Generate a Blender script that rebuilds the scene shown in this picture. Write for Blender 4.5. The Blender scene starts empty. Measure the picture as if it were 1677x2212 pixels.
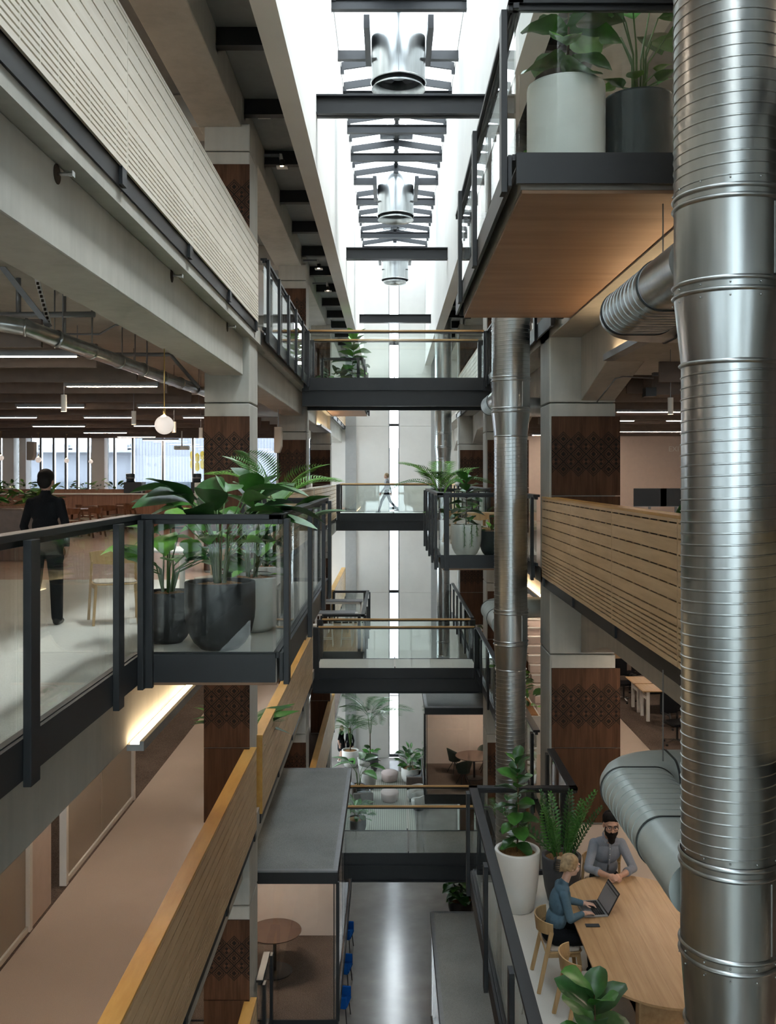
import bpy, bmesh, math, random
from mathutils import Vector, Matrix, Quaternion
R = math.radians
scene = bpy.context.scene
COL = scene.collection
random.seed(7)

# ---------------------------------------------------------------- camera
F, VX, VY, EZ = 2070.0, 845.0, 1027.0, 1.624      # focal length, vanishing point (pixels of 1677x2212), eye height
cam_data = bpy.data.cameras.new('camera'); cam = bpy.data.objects.new('camera', cam_data); COL.objects.link(cam)
cam.location = (0, 0, EZ); cam.rotation_euler = (R(90), 0, 0)
cam_data.sensor_fit = 'VERTICAL'; cam_data.sensor_height = 36.0; cam_data.lens = F/2212*36
cam_data.shift_x = (838.5-VX)/2212; cam_data.shift_y = -(1106-VY)/2212
cam_data.clip_start = 0.1; cam_data.clip_end = 400
scene.camera = cam

# ---------------------------------------------------------------- sky, exposure
world = bpy.data.worlds.new('world'); scene.world = world; world.use_nodes = True
wn = world.node_tree.nodes; bg = wn['Background']
bg.inputs[0].default_value = (0.86, 0.93, 1.0, 1); bg.inputs[1].default_value = 9.0
vs = scene.view_settings
vs.view_transform = 'Standard'; vs.look = 'None'; vs.gamma = 1; vs.use_curve_mapping = False; vs.exposure = 1.7
scene.display_settings.display_device = 'sRGB'
scene.cycles.max_bounces = 7; scene.cycles.diffuse_bounces = 4; scene.cycles.glossy_bounces = 3
scene.cycles.use_adaptive_sampling = True; scene.cycles.adaptive_threshold = .05; scene.cycles.adaptive_min_samples = 16
scene.cycles.transmission_bounces = 4; scene.cycles.transparent_max_bounces = 28
scene.cycles.use_denoising = True; scene.cycles.sample_clamp_indirect = 4
scene.cycles.caustics_reflective = False; scene.cycles.caustics_refractive = False
sun_l = bpy.data.lights.new('sun', 'SUN'); sun_l.energy = 11.0; sun_l.angle = R(24); sun_l.color = (1.0, .97, .92)
sun = bpy.data.objects.new('sun', sun_l); COL.objects.link(sun); sun.rotation_euler = (0, R(25), 0)
Y0_ = -9.0
def portal(name, loc, rot, sx, sy):
    l = bpy.data.lights.new(name, 'AREA'); l.shape = 'RECTANGLE'; l.size = sx; l.size_y = sy; l.cycles.is_portal = True
    o = bpy.data.objects.new(name, l); COL.objects.link(o); o.location = loc; o.rotation_euler = rot
portal('skylight_portal', (0.18, 18, 13.2), (0, 0, 0), 3.1, 62)
portal('front_portal', (.13, Y0_-.35, -2.3), (R(90), 0, 0), 5.2, 20.2)
portal('front_left_portal', (-12.2, Y0_-.35, -2.5), (R(90), 0, 0), 19.4, 20)
portal('front_right_portal', (7.9, Y0_-.35, -2.5), (R(90), 0, 0), 10.2, 20)
portal('side_portal', (-4.0, 43.2, -2.3), (0, R(-90), 0), 20, 10)
portal('window_portal', (-12.5, 38.6, 1.9), (R(-90), 0, 0), 19, 2.9)

# ---------------------------------------------------------------- levels and bays
FF = 4.2; L4, L3, L2, L1, LG = 4.2, 0.0, -4.2, -8.4, -12.6
XL, XR = -2.26, 2.60          # atrium edges of the slabs
Y0, YE = -9.0, 48.3           # building behind the camera, end wall
COLY = [-5.2, 4.2, 16.0, 26.6, 37.2]
def at(px, py, d): return Vector(((px-VX)*d/F, d, EZ-(py-VY)*d/F))
def onz(px, py, z):
    d = (EZ-z)*F/(py-VY); return Vector(((px-VX)*d/F, d, z))

# ---------------------------------------------------------------- materials
MATS = {}
class NT:
    def __init__(s, name):
        s.m = bpy.data.materials.new(name); s.m.use_nodes = True; s.t = s.m.node_tree; s.n = s.t.nodes
        s.b = s.n['Principled BSDF']; s.out = s.n['Material Output']; MATS[name] = s.m
    def node(s, typ, **kw):
        n = s.n.new(typ)
        for k, v in kw.items(): setattr(n, k, v)
        return n
    def link(s, a, b): s.t.links.new(a, b)
    def val(s, inp, v):
        if hasattr(v, 'links') or isinstance(v, bpy.types.NodeSocket): s.link(v, inp)
        else: inp.default_value = v
    def math(s, op, a, b=0.0, c=None):
        n = s.node('ShaderNodeMath', operation=op); s.val(n.inputs[0], a); s.val(n.inputs[1], b)
        if c is not None: s.val(n.inputs[2], c)
        return n.outputs[0]
    def coords(s, kind='Object', scale=(1,1,1)):
        tc = s.node('ShaderNodeTexCoord'); mp = s.node('ShaderNodeMapping'); s.link(tc.outputs[kind], mp.inputs[0])
        mp.inputs['Scale'].default_value = scale; return mp.outputs[0]
    def noise(s, vec, scale, detail=3, rough=.55):
        n = s.node('ShaderNodeTexNoise'); s.link(vec, n.inputs['Vector']); n.inputs['Scale'].default_value = scale
        n.inputs['Detail'].default_value = detail; n.inputs['Roughness'].default_value = rough; return n.outputs[0]
    def ramp(s, fac, stops):
        n = s.node('ShaderNodeValToRGB'); s.link(fac, n.inputs[0]); cr = n.color_ramp
        while len(cr.elements) < len(stops): cr.elements.new(0.5)
        for e, (p, c) in zip(cr.elements, stops): e.position = p; e.color = (*c, 1)
        return n.outputs[0]
    def mix(s, fac, a, b):
        n = s.node('ShaderNodeMix', data_type='RGBA'); s.val(n.inputs[0], fac)
        for i, v in ((6, a), (7, b)):
            if isinstance(v, tuple): n.inputs[i].default_value = (*v, 1) if len(v) == 3 else v
            else: s.link(v, n.inputs[i])
        return n.outputs[2]
    def bump(s, h, strength=.2, dist=.01):
        n = s.node('ShaderNodeBump'); n.inputs['Strength'].default_value = strength; n.inputs['Distance'].default_value = dist
        s.link(h, n.inputs['Height']); s.link(n.outputs[0], s.b.inputs['Normal'])
    def base(s, c):
        if isinstance(c, tuple): s.b.inputs['Base Color'].default_value = (*c, 1)
        else: s.link(c, s.b.inputs['Base Color'])
    def set(s, rough=.5, metal=0., spec=.5):
        s.b.inputs['Roughness'].default_value = rough; s.b.inputs['Metallic'].default_value = metal
        s.b.inputs['Specular IOR Level'].default_value = spec
def mul(c, k): return tuple(min(1, x*k) for x in c)
def plain(name, c, rough=.5, metal=0., spec=.5, var=.12, scale=6., bump=0., bscale=60.):
    t = NT(name); v = t.coords('Object'); f = t.noise(v, scale)
    t.base(t.ramp(f, [(.3, mul(c, 1-var)), (.7, mul(c, 1+var))])); t.set(rough, metal, spec)
    if bump: t.bump(t.noise(v, bscale, 2), bump, .004)
    return t.m
def grain(name, c1, c2, rough=.45, axis=0, scale=1.0, stretch=14., spec=.4):
    """wood: noise stretched along one axis"""
    t = NT(name); sc = [stretch*scale]*3; sc[axis] = 0.9*scale
    v = t.coords('Object', tuple(sc)); f = t.noise(v, 1.0, 5, .6)
    f2 = t.noise(t.coords('Object', (.8*scale,)*3), 1.3, 2)
    g = t.math('ADD', t.math('MULTIPLY', f, .75), t.math('MULTIPLY', f2, .3))
    t.base(t.ramp(g, [(.36, c1), (.66, c2)])); t.set(rough, 0, spec); t.bump(f, .06, .003); return t.m
def fabric(name, c1, c2, scale=140., rough=.95):
    t = NT(name); v = t.coords('Object'); f = t.noise(v, scale, 2, .7); f2 = t.noise(v, 1.1, 2)
    g = t.math('ADD', t.math('MULTIPLY', f, .8), t.math('MULTIPLY', f2, .2))
    t.base(t.ramp(g, [(.35, c1), (.65, c2)])); t.set(rough, 0, .15); t.bump(f, .25, .003); return t.m
def glow(name, c, s):
    t = NT(name); t.base((.8, .8, .8)); t.b.inputs['Emission Color'].default_value = (*c, 1); t.b.inputs['Emission Strength'].default_value = s; return t.m
def glass(name, tint=(.95, .972, .962), refl=.04, graze=.55):
    t = NT(name); tr = t.node('ShaderNodeBsdfTransparent'); tr.inputs[0].default_value = (*tint, 1)
    gl = t.node('ShaderNodeBsdfGlossy'); gl.inputs['Roughness'].default_value = .0; gl.inputs[0].default_value = (1, 1, 1, 1)
    lw = t.node('ShaderNodeLayerWeight'); lw.inputs[0].default_value = .5
    fac = t.math('ADD', t.math('MULTIPLY', t.math('POWER', lw.outputs['Facing'], 4.0), graze), refl)
    mx = t.node('ShaderNodeMixShader'); t.link(fac, mx.inputs[0]); t.link(tr.outputs[0], mx.inputs[1]); t.link(gl.outputs[0], mx.inputs[2])
    t.link(mx.outputs[0], t.out.inputs[0]); return t.m
# concrete: cloudy, pitted
def concrete(name, c, var=.16):
    t = NT(name); v = t.coords('Object'); f = t.noise(v, .9, 6, .62); f2 = t.noise(t.coords('Object', (6, 6, .5)), 1.2, 3)
    g = t.math('ADD', t.math('MULTIPLY', f, .7), t.math('MULTIPLY', f2, .3))
    t.base(t.ramp(g, [(.32, mul(c, 1-var)), (.5, c), (.7, mul(c, 1+var))])); t.set(.85, 0, .25)
    vo = t.noise(v, 45, 2); t.bump(vo, .12, .004); return t.m
concrete('concrete', (.47, .475, .44)); concrete('concrete_warm', (.42, .40, .36))
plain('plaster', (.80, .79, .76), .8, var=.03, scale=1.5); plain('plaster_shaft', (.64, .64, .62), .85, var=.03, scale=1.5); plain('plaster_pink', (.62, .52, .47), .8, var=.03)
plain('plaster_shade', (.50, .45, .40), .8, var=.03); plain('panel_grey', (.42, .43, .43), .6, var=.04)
plain('steel_black', (.007, .008, .010), .42, 0, .5, var=.1); plain('steel_rail', (.011, .013, .0155), .40, 0, .5, var=.1)
plain('steel_grey', (.24, .25, .26), .4, .4, var=.08); plain('white_paint', (.78, .77, .74), .5, var=.03)
plain('deck_grey', (.26, .28, .28), .7, var=.05); plain('baffle', (.19, .155, .135), .9, var=.08); plain('dark_gap', (.035, .024, .015), .9, var=.05)
grain('birch', (.55, .385, .215), (.71, .53, .325), .5, 1, 1.0, 12.); grain('birch_top', (.52, .27, .055), (.68, .40, .11), .38, 1, 1.2, 5.)
grain('birch_pale', (.72, .67, .57), (.82, .78, .69), .5, 1, 1.0, 12.)
grain('walnut', (.050, .022, .011), (.100, .048, .025), .6, 2, 1.0, 16., .2); grain('plywood', (.34, .20, .12), (.46, .285, .18), .5, 0, .6, 9.)
grain('oak_table', (.40, .245, .115), (.55, .36, .19), .38, 1, 1.1, 16.); grain('oak_chair', (.42, .27, .12), (.55, .37, .19), .42, 2, 1.5, 14.)
grain('dark_chair', (.12, .05, .024), (.21, .095, .05), .45, 2, 1.5, 14.); grain('counter_wood', (.24, .115, .07), (.36, .19, .12), .5, 2, 1.0, 18.)
grain('handrail_oak', (.46, .28, .11), (.60, .39, .18), .35, 0, 1.0, 12.); grain('door_wood', (.25, .10, .045), (.36, .16, .075), .5, 2, 1., 12.)
fabric('carpet_pale', (.50, .49, .45), (.66, .65, .60)); fabric('carpet_warm', (.45, .38, .325), (.58, .495, .43)); fabric('carpet_dark', (.06, .045, .037), (.20, .155, .13), 60.)
fabric('felt_roof', (.16, .165, .16), (.36, .37, .355), 75.); fabric('floor_cafe', (.30, .175, .12), (.40, .245, .175), 8., .45)
fabric('coir', (.10, .045, .018), (.36, .20, .09), 60.); fabric('shirt_fabric', (.20, .225, .27), (.31, .34, .395), 240.)
fabric('knit_teal', (.075, .135, .185), (.115, .195, .255), 220.); fabric('black_cloth', (.006, .007, .009), (.016, .017, .02), 200.)
fabric('grey_cloth', (.22, .23, .25), (.34, .35, .37), 200.); fabric('armchair_cloth', (.33, .33, .31), (.45, .45, .42), 160.); fabric('pouf_cloth', (.42, .34, .32), (.55, .46, .43), 160.)
fabric('green_cloth', (.045, .055, .045), (.085, .10, .085), 160.); fabric('blue_cloth', (.0, .055, .26), (.01, .11, .42), 160.); fabric('seat_cloth', (.42, .37, .31), (.56, .50, .43), 160.)
plain('leather', (.075, .055, .045), .4, var=.2); plain('banquette_leather', (.19, .145, .12), .45, var=.12)
plain('pot_white', (.74, .74, .71), .45, var=.03); plain('pot_charcoal', (.030, .031, .034), .55, var=.25, scale=9.); plain('pot_black', (.010, .010, .011), .5, var=.2)
plain('pot_teal', (.016, .027, .031), .5, var=.12); plain('pot_grey', (.085, .085, .09), .6, var=.15)
plain('black_plastic', (.012, .012, .013), .4, var=.05); plain('silver_plastic', (.33, .34, .35), .35, .5, var=.05); plain('chrome', (.62, .62, .63), .18, 1., var=.03)
plain('brass', (.62, .45, .18), .3, 1., var=.05); plain('skin', (.52, .31, .225), .5, var=.06, scale=20.); plain('skin_pale', (.60, .385, .30), .5, var=.05, scale=20.)
plain('lip', (.34, .14, .11), .5); plain('eye_white', (.7, .7, .68), .3); plain('hair_black', (.006, .0045, .004), .75, 0, .25, var=.4, scale=40.); plain('hair_blond', (.34, .235, .125), .5, var=.35, scale=30.); plain('hair_brown', (.10, .05, .026), .5, var=.3, scale=30.)
plain('table_dark', (.075, .042, .030), .35, var=.1); plain('leaf_dark', (.03, .10, .025), .34, var=.35, scale=9.); plain('leaf_mid', (.06, .195, .034), .34, var=.35, scale=9.)
plain('leaf_light', (.15, .37, .055), .36, var=.3, scale=9.); plain('leaf_silver', (.17, .30, .15), .42, var=.3, scale=9.); plain('stem_green', (.07, .14, .035), .5); plain('stem_brown', (.10, .065, .035), .8)
plain('ext_wall', (.17, .18, .20), .7, var=.05); plain('ext_roof', (.26, .275, .29), .5, var=.04); plain('ext_glass', (.05, .065, .08), .2, var=.1); plain('asphalt', (.22, .22, .21), .9, var=.2, scale=.5); plain('grass', (.14, .19, .06), .9, var=.3, scale=.8)
plain('duct_paint', (.40, .45, .435), .42, .25, var=.05); plain('gasket', (.03, .035, .035), .6); plain('yellow_glass', (.75, .55, .08), .3); plain('orange', (.6, .12, .03), .5); plain('screen_grey', (.26, .25, .265), .3, var=.02)
glow('led_warm', (1, .72, .42), 5.); glow('led_linear', (1, .81, .63), 30.); glow('globe_glow', (1, .84, .74), .16); glow('bulb', (1, .78, .5), 8.); glow('downlight_glow', (1, .75, .48), 7.)
glow('screen_glow', (.78, .76, .80), .12); glass('pane'); glass('pane_clear', (.96, .975, .97), .03, .5); glass('sky_pane', (.50, .515, .52), .02, .3); glass('side_fill_pane', (.58, .60, .60), .03, .4); glass('front_fill_pane', (.37, .39, .39), .04, .5); glass('view_pane', (.50, .52, .54), .03, .4)
# polished concrete floor
t = NT('polished'); v = t.coords('Object'); f = t.noise(v, 1.1, 5); f2 = t.noise(v, 90, 2, .8)
t.base(t.ramp(t.math('ADD', t.math('MULTIPLY', f, .5), t.math('MULTIPLY', f2, .5)), [(.34, (.115, .108, .10)), (.62, (.20, .19, .18)), (.74, (.34, .33, .31))])); t.set(.16, 0, .5)
# galvanised sheet: soft streaks and a faint spangle
t = NT('galv'); v = t.coords('Object'); st = t.noise(t.coords('Object', (7, 7, .6)), 1.2, 3); sp_ = t.noise(v, 55, 2)
t.base(t.ramp(st, [(.3, (.37, .39, .39)), (.7, (.50, .52, .52))])); t.b.inputs['Metallic'].default_value = 1
t.b.inputs['Roughness'].default_value = .29
# frosted partition
t = NT('frosted'); t.base((.40, .35, .29)); t.set(.35, 0, .5); t.b.inputs['Alpha'].default_value = .93
# carved diamond band on walnut
t = NT('walnut_pattern'); W = .2515
v = t.coords('Object', (16, 16, 1.0)); f = t.noise(v, 1.0, 5, .6); wood = t.ramp(f, [(.34, (.050, .022, .011)), (.68, (.105, .050, .026))])
tc = t.node('ShaderNodeTexCoord'); sp = t.node('ShaderNodeSeparateXYZ'); t.link(tc.outputs['Object'], sp.inputs[0])
x, z = sp.outputs[0], sp.outputs[2]
a = t.math('DIVIDE', t.math('ADD', x, z), W); b = t.math('DIVIDE', t.math('SUBTRACT', x, z), W)
fa, fb = t.math('FLOOR', a), t.math('FLOOR', b)
da = t.math('ABSOLUTE', t.math('SUBTRACT', t.math('FRACT', a), .5)); db = t.math('ABSOLUTE', t.math('SUBTRACT', t.math('FRACT', b), .5))
m = t.math('MULTIPLY', t.math('MAXIMUM', da, db), 2.0)
par = t.math('ABSOLUTE', t.math('MODULO', t.math('SUBTRACT', fa, fb), 2.0))         # row kind
row = t.math('SUBTRACT', fa, fb)
inband = t.math('MULTIPLY', t.math('GREATER_THAN', row, -2.5), t.math('LESS_THAN', row, 2.5))
def band(lo, hi): return t.math('MULTIPLY', t.math('GREATER_THAN', m, lo), t.math('LESS_THAN', m, hi))
line = t.math('MAXIMUM', band(.875, 1.0), band(.63, .735))
dots = t.math('MULTIPLY', band(.50, .64), t.math('GREATER_THAN', t.math('FRACT', t.math('MULTIPLY', t.math('ADD', a, b), 5.0)), .5))
core = t.math('MAXIMUM', dots, t.math('LESS_THAN', m, .34))
fx = t.math('SUBTRACT', t.math('FRACT', a), .5); fy = t.math('SUBTRACT', t.math('FRACT', b), .5)
hg = t.math('MULTIPLY', t.math('LESS_THAN', t.math('MULTIPLY', fx, fy), 0.0), t.math('LESS_THAN', m, .52))
inner = t.math('ADD', t.math('MULTIPLY', core, t.math('SUBTRACT', 1.0, par)), t.math('MULTIPLY', hg, par))
mask = t.math('MULTIPLY', t.math('MAXIMUM', line, inner), inband)
t.base(t.mix(mask, wood, (.012, .008, .006))); t.set(.6, 0, .2)
hh = t.math('SUBTRACT', 1.0, mask); t.bump(hh, .5, .004)
# striped rug
t = NT('rug'); v = t.coords('Object'); wv = t.node('ShaderNodeTexWave', bands_direction='X'); t.link(v, wv.inputs[0]); wv.inputs['Scale'].default_value = 3.6
t.base(t.ramp(wv.outputs[1], [(.3, (.22, .22, .19)), (.7, (.36, .36, .31))])); t.set(.95)
# ribbed cladding
t = NT('ext_ribbed'); v = t.coords('Object'); wv = t.node('ShaderNodeTexWave', bands_direction='X'); t.link(v, wv.inputs[0]); wv.inputs['Scale'].default_value = 1.6
t.base(t.ramp(wv.outputs[1], [(.3, (.155, .165, .185)), (.7, (.205, .215, .235))])); t.set(.6)
# pin-stripe cushion seat etc. keep plain
def MT(n): return MATS[n]
# ---------------------------------------------------------------- mesh helpers
def offset_of(p):
    o = Vector((0, 0, 0))
    while p is not None: o += p.location; p = p.parent
    return o
def tag(o, label=None, cat=None, group=None, kind=None):
    if label: o['label'] = label
    if cat: o['category'] = cat
    if group: o['group'] = group
    if kind: o['kind'] = kind
    return o
def thing(name, label, cat, loc=(0, 0, 0), group=None, kind=None):
    o = bpy.data.objects.new(name, None); COL.objects.link(o); o.location = loc; o.empty_display_size = .1
    return tag(o, label, cat, group, kind)
def obj(name, me, mat=None, parent=None, loc=None, rot=None):
    o = bpy.data.objects.new(name, me); COL.objects.link(o)
    if mat is not None and not me.materials: me.materials.append(MATS[mat] if isinstance(mat, str) else mat)
    if parent is not None: o.parent = parent
    if loc is not None: o.location = loc
    if rot is not None: o.rotation_euler = rot
    return o
def frame(d):
    d = d.normalized(); up = Vector((0, 0, 1)) if abs(d.z) < .95 else Vector((0, 1, 0))
    s = d.cross(up).normalized(); u = s.cross(d).normalized(); return s, u
class MB:
    def __init__(s): s.v = []; s.f = []; s.mi = []; s.cur = 0
    def add(s, vs, fs):
        n = len(s.v); s.v += [Vector(p) for p in vs]; s.f += [tuple(i+n for i in f) for f in fs]; s.mi += [s.cur]*len(fs); return s
    def mat(s, i): s.cur = i; return s
    def box(s, x0, x1, y0, y1, z0, z1):
        return s.add([(x0,y0,z0),(x1,y0,z0),(x1,y1,z0),(x0,y1,z0),(x0,y0,z1),(x1,y0,z1),(x1,y1,z1),(x0,y1,z1)],
                     [(0,3,2,1),(4,5,6,7),(0,1,5,4),(1,2,6,5),(2,3,7,6),(3,0,4,7)])
    def bar(s, p, q, w, h, w2=None, h2=None):
        p, q = Vector(p), Vector(q); a, u = frame(q-p); w2 = w if w2 is None else w2; h2 = h if h2 is None else h2
        c = lambda o, ww, hh: [o-a*ww/2-u*hh/2, o+a*ww/2-u*hh/2, o+a*ww/2+u*hh/2, o-a*ww/2+u*hh/2]
        return s.add(c(p, w, h)+c(q, w2, h2), [(3,2,1,0),(4,5,6,7),(0,1,5,4),(1,2,6,5),(2,3,7,6),(3,0,4,7)])
    def tube(s, pts, r, n=8, cap=True, flat=None):
        pts = [Vector(p) for p in pts]; rs = r if isinstance(r, (list, tuple)) else [r]*len(pts)
        a = u = None; vs = []; fs = []
        for i, p in enumerate(pts):
            d = (pts[min(i+1, len(pts)-1)]-pts[max(i-1, 0)])
            if d.length < 1e-9: d = Vector((0, 0, 1))
            d.normalize()
            if a is None: a, u = frame(d)
            else:
                a = (a-d*a.dot(d)); a = a.normalized() if a.length > 1e-6 else frame(d)[0]; u = a.cross(d).normalized()*(-1 if False else 1)
                u = d.cross(a).normalized()*-1
            for k in range(n):
                t = 2*math.pi*k/n; vs.append(p+a*math.cos(t)*rs[i]+u*math.sin(t)*rs[i]*(flat or 1))
        for i in range(len(pts)-1):
            for k in range(n):
                k2 = (k+1) % n; fs.append((i*n+k, i*n+k2, (i+1)*n+k2, (i+1)*n+k))
        if cap: fs.append(tuple(range(n-1, -1, -1))); fs.append(tuple((len(pts)-1)*n+k for k in range(n)))
        return s.add(vs, fs)
    def lathe(s, prof, c=(0, 0, 0), n=28, capb=True, capt=False):
        c = Vector(c); vs = []; fs = []
        for r, z in prof:
            for k in range(n): t = 2*math.pi*k/n; vs.append(c+Vector((r*math.cos(t), r*math.sin(t), z)))
        for i in range(len(prof)-1):
            for k in range(n): k2 = (k+1) % n; fs.append((i*n+k, i*n+k2, (i+1)*n+k2, (i+1)*n+k))
        if capb: fs.append(tuple(range(n-1, -1, -1)))
        if capt: fs.append(tuple((len(prof)-1)*n+k for k in range(n)))
        return s.add(vs, fs)
    def ball(s, c, r, nu=16, nv=10):
        c = Vector(c); r = Vector((r, r, r)) if not hasattr(r, '__len__') else Vector(r); vs = [c+Vector((0, 0, -r.z))]; fs = []
        for j in range(1, nv):
            ph = -math.pi/2+math.pi*j/nv
            for k in range(nu): t = 2*math.pi*k/nu; vs.append(c+Vector((r.x*math.cos(ph)*math.cos(t), r.y*math.cos(ph)*math.sin(t), r.z*math.sin(ph))))
        vs.append(c+Vector((0, 0, r.z))); L = len(vs)-1
        for k in range(nu): fs.append((0, 1+(k+1) % nu, 1+k)); fs.append((L, L-nu+k, L-nu+(k+1) % nu))
        for j in range(nv-2):
            for k in range(nu): k2 = (k+1) % nu; fs.append((1+j*nu+k, 1+j*nu+k2, 1+(j+1)*nu+k2, 1+(j+1)*nu+k))
        return s.add(vs, fs)
    def extr(s, poly, vec):
        poly = [Vector(p) for p in poly]; vec = Vector(vec); n = len(poly)
        fs = [tuple(range(n-1, -1, -1)), tuple(range(n, 2*n))]+[(i, (i+1) % n, n+(i+1) % n, n+i) for i in range(n)]
        return s.add(poly+[p+vec for p in poly], fs)
    def prism(s, poly, z0, z1): return s.extr([(x, y, z0) for x, y in poly], (0, 0, z1-z0))
    def mesh(s, name, mats=(), smooth=False, off=None):
        me = bpy.data.meshes.new(name); vs = s.v if off is None else [p-off for p in s.v]
        me.from_pydata([tuple(p) for p in vs], [], s.f); me.validate(verbose=False)
        for m in mats: me.materials.append(MATS[m])
        if any(s.mi) and len(me.polygons) == len(s.mi): me.polygons.foreach_set('material_index', s.mi)
        bm = bmesh.new(); bm.from_mesh(me); bmesh.ops.recalc_face_normals(bm, faces=bm.faces); bm.to_mesh(me); bm.free()
        if smooth:
            me.polygons.foreach_set('use_smooth', [True]*len(me.polygons))
        me.update(); return me
    def build(s, name, mat, parent=None, smooth=False, bevel=0., seg=2, auto=None):
        mats = (mat,) if isinstance(mat, str) else mat
        me = s.mesh(name, mats, smooth, offset_of(parent) if parent is not None else None)
        o = obj(name, me, None, parent)
        if auto is not None:
            try: me.set_sharp_from_angle(angle=R(auto))
            except Exception: pass
        if bevel:
            b = o.modifiers.new('bevel', 'BEVEL'); b.width = bevel; b.segments = seg; b.limit_method = 'ANGLE'; b.harden_normals = False
        return o
def box(name, mat, x0, x1, y0, y1, z0, z1, parent=None, bevel=0.):
    return MB().box(x0, x1, y0, y1, z0, z1).build(name, mat, parent, bevel=bevel)
def struct(o, label): o['kind'] = 'structure'; o['label'] = label; return o
def dup(root, loc, rz=0, label=None, group=None, scale=None):
    def cp(o, par):
        c = o.copy(); COL.objects.link(c); c.parent = par
        for ch in list(o.children): cp(ch, c)
        return c
    r = cp(root, None); r.location = loc; r.rotation_euler = (0, 0, rz)
    if scale: r.scale = (scale,)*3
    if label: r['label'] = label
    if group: r['group'] = group
    return r
def place(root, loc, rz=0, label=None, group=None):
    root.location = loc; root.rotation_euler = (0, 0, rz)
    if label: root['label'] = label
    if group: root['group'] = group
    return root
class Proto:
    """first use moves the prototype itself, later uses copy it with its parts"""
    def __init__(s, make): s.make = make; s.root = None
    def __call__(s, loc, rz=0, label=None, group=None):
        if s.root is None: s.root = s.make(); s.pure = None; r = s.root; place(r, loc, rz, label, group); return r
        return dup(s.root, loc, rz, label, group)
def sub(part, *children):
    """make pieces sub-parts of a part (all share the thing's origin)"""
    for c in children: c.parent = part
    return part
# ================================================================ the shell
LV = [('top office', L4), ('cafe', L3), ('second', L2), ('first', L1)]
LEVEL_NAMES = {L4: 'fourth', L3: 'third', L2: 'second', L1: 'first', LG: 'ground'}
FIN_L = {L4: 'carpet_warm', L3: 'floor_cafe', L2: 'carpet_warm', L1: 'carpet_dark'}
FIN_R = {L4: 'carpet_warm', L3: 'carpet_warm', L2: 'carpet_warm', L1: 'carpet_dark'}
for z in (L4, L3, L2, L1):
    nm = LEVEL_NAMES[z]
    f = MB().prism([(-22, Y0), (XL-.05, Y0), (XL-.05, YE), (-3.6, YE), (-3.6, 38), (-22, 38)], z-.03, z).build('floor', FIN_L[z]); struct(f, f'floor finish of the {nm} storey left of the atrium')
    c = MB().prism([(-22, Y0), (XL-.05, Y0), (XL-.05, YE), (-3.6, YE), (-3.6, 38), (-22, 38)], z-.27, z-.03).build('ceiling', 'concrete'); struct(c, f'concrete slab under the {nm} storey left of the atrium')
    f = MB().prism([(XR+.05, Y0), (13, Y0), (13, 34), (4.6, 34), (4.6, YE), (XR+.05, YE)], z-.03, z).build('floor', FIN_R[z]); struct(f, f'floor finish of the {nm} storey right of the atrium')
    c = MB().prism([(XR+.05, Y0), (13, Y0), (13, 34), (4.6, 34), (4.6, YE), (XR+.05, YE)], z-.27, z-.03).build('ceiling', 'concrete_warm'); struct(c, f'concrete slab under the {nm} storey right of the atrium')
    ys = [Y0]+[y for y in COLY]+[YE]
    for i in range(len(ys)-1):
        a = ys[i]+(.97 if i else 0); b = ys[i+1]-.02
        m = MB().box(-3.03, -2.47, a, b, z-.91, z-.27)
        struct(m.build('edge_beam', 'concrete', bevel=.015), f'concrete edge beam left of the atrium below the {nm} storey, bay {i+1} from the front')
        h = 1.9      # haunched beam on the right
        pr = [(3.17, a, z-.27), (3.17, a, z-.91-.42*(i > 0)), (3.17, a+h, z-.90), (3.17, b-h, z-.90), (3.17, b, z-1.33), (3.17, b, z-.27)]
        m = MB().extr(pr, (.56, 0, 0)); struct(m.build('edge_beam', 'concrete_warm', bevel=.012), f'haunched concrete beam right of the atrium below the {nm} storey, bay {i+1} from the front')
g = box('floor', 'polished', -14, 13, Y0, YE, LG-.2, LG); struct(g, 'polished concrete ground floor of the atrium')
# sprinkler sleeves in the edge beam (dark round holes with a small sprinkler)
for i, (px, py) in enumerate([(123, 376), (371, 596), (491, 706)]):
    d = -2.47*F/(px-VX); p = Vector((-2.47, d, EZ-(py-VY)*d/F))
    t_ = thing('sprinkler', ['chrome side sprinkler in the beam nearest the camera under the pale slatted wall', 'chrome side sprinkler in the middle of the upper left beam', 'chrome side sprinkler in the upper left beam close to the column'][i], 'sprinkler', p, 'sprinklers in the upper left beam')
    MB().tube([p+Vector((-.03, 0, 0)), p+Vector((.004, 0, 0))], .075, 16).build('sleeve', 'dark_gap', t_)
    MB().tube([p, p+Vector((.09, 0, 0))], .014, 8).build('pipe', 'chrome', t_)
    m = MB().tube([p+Vector((.09, 0, 0)), p+Vector((.12, 0, 0))], .02, 8); m.box(p.x+.12, p.x+.125, p.y-.03, p.y+.03, p.z-.02, p.z+.02); m.build('head', 'chrome', t_)

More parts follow.
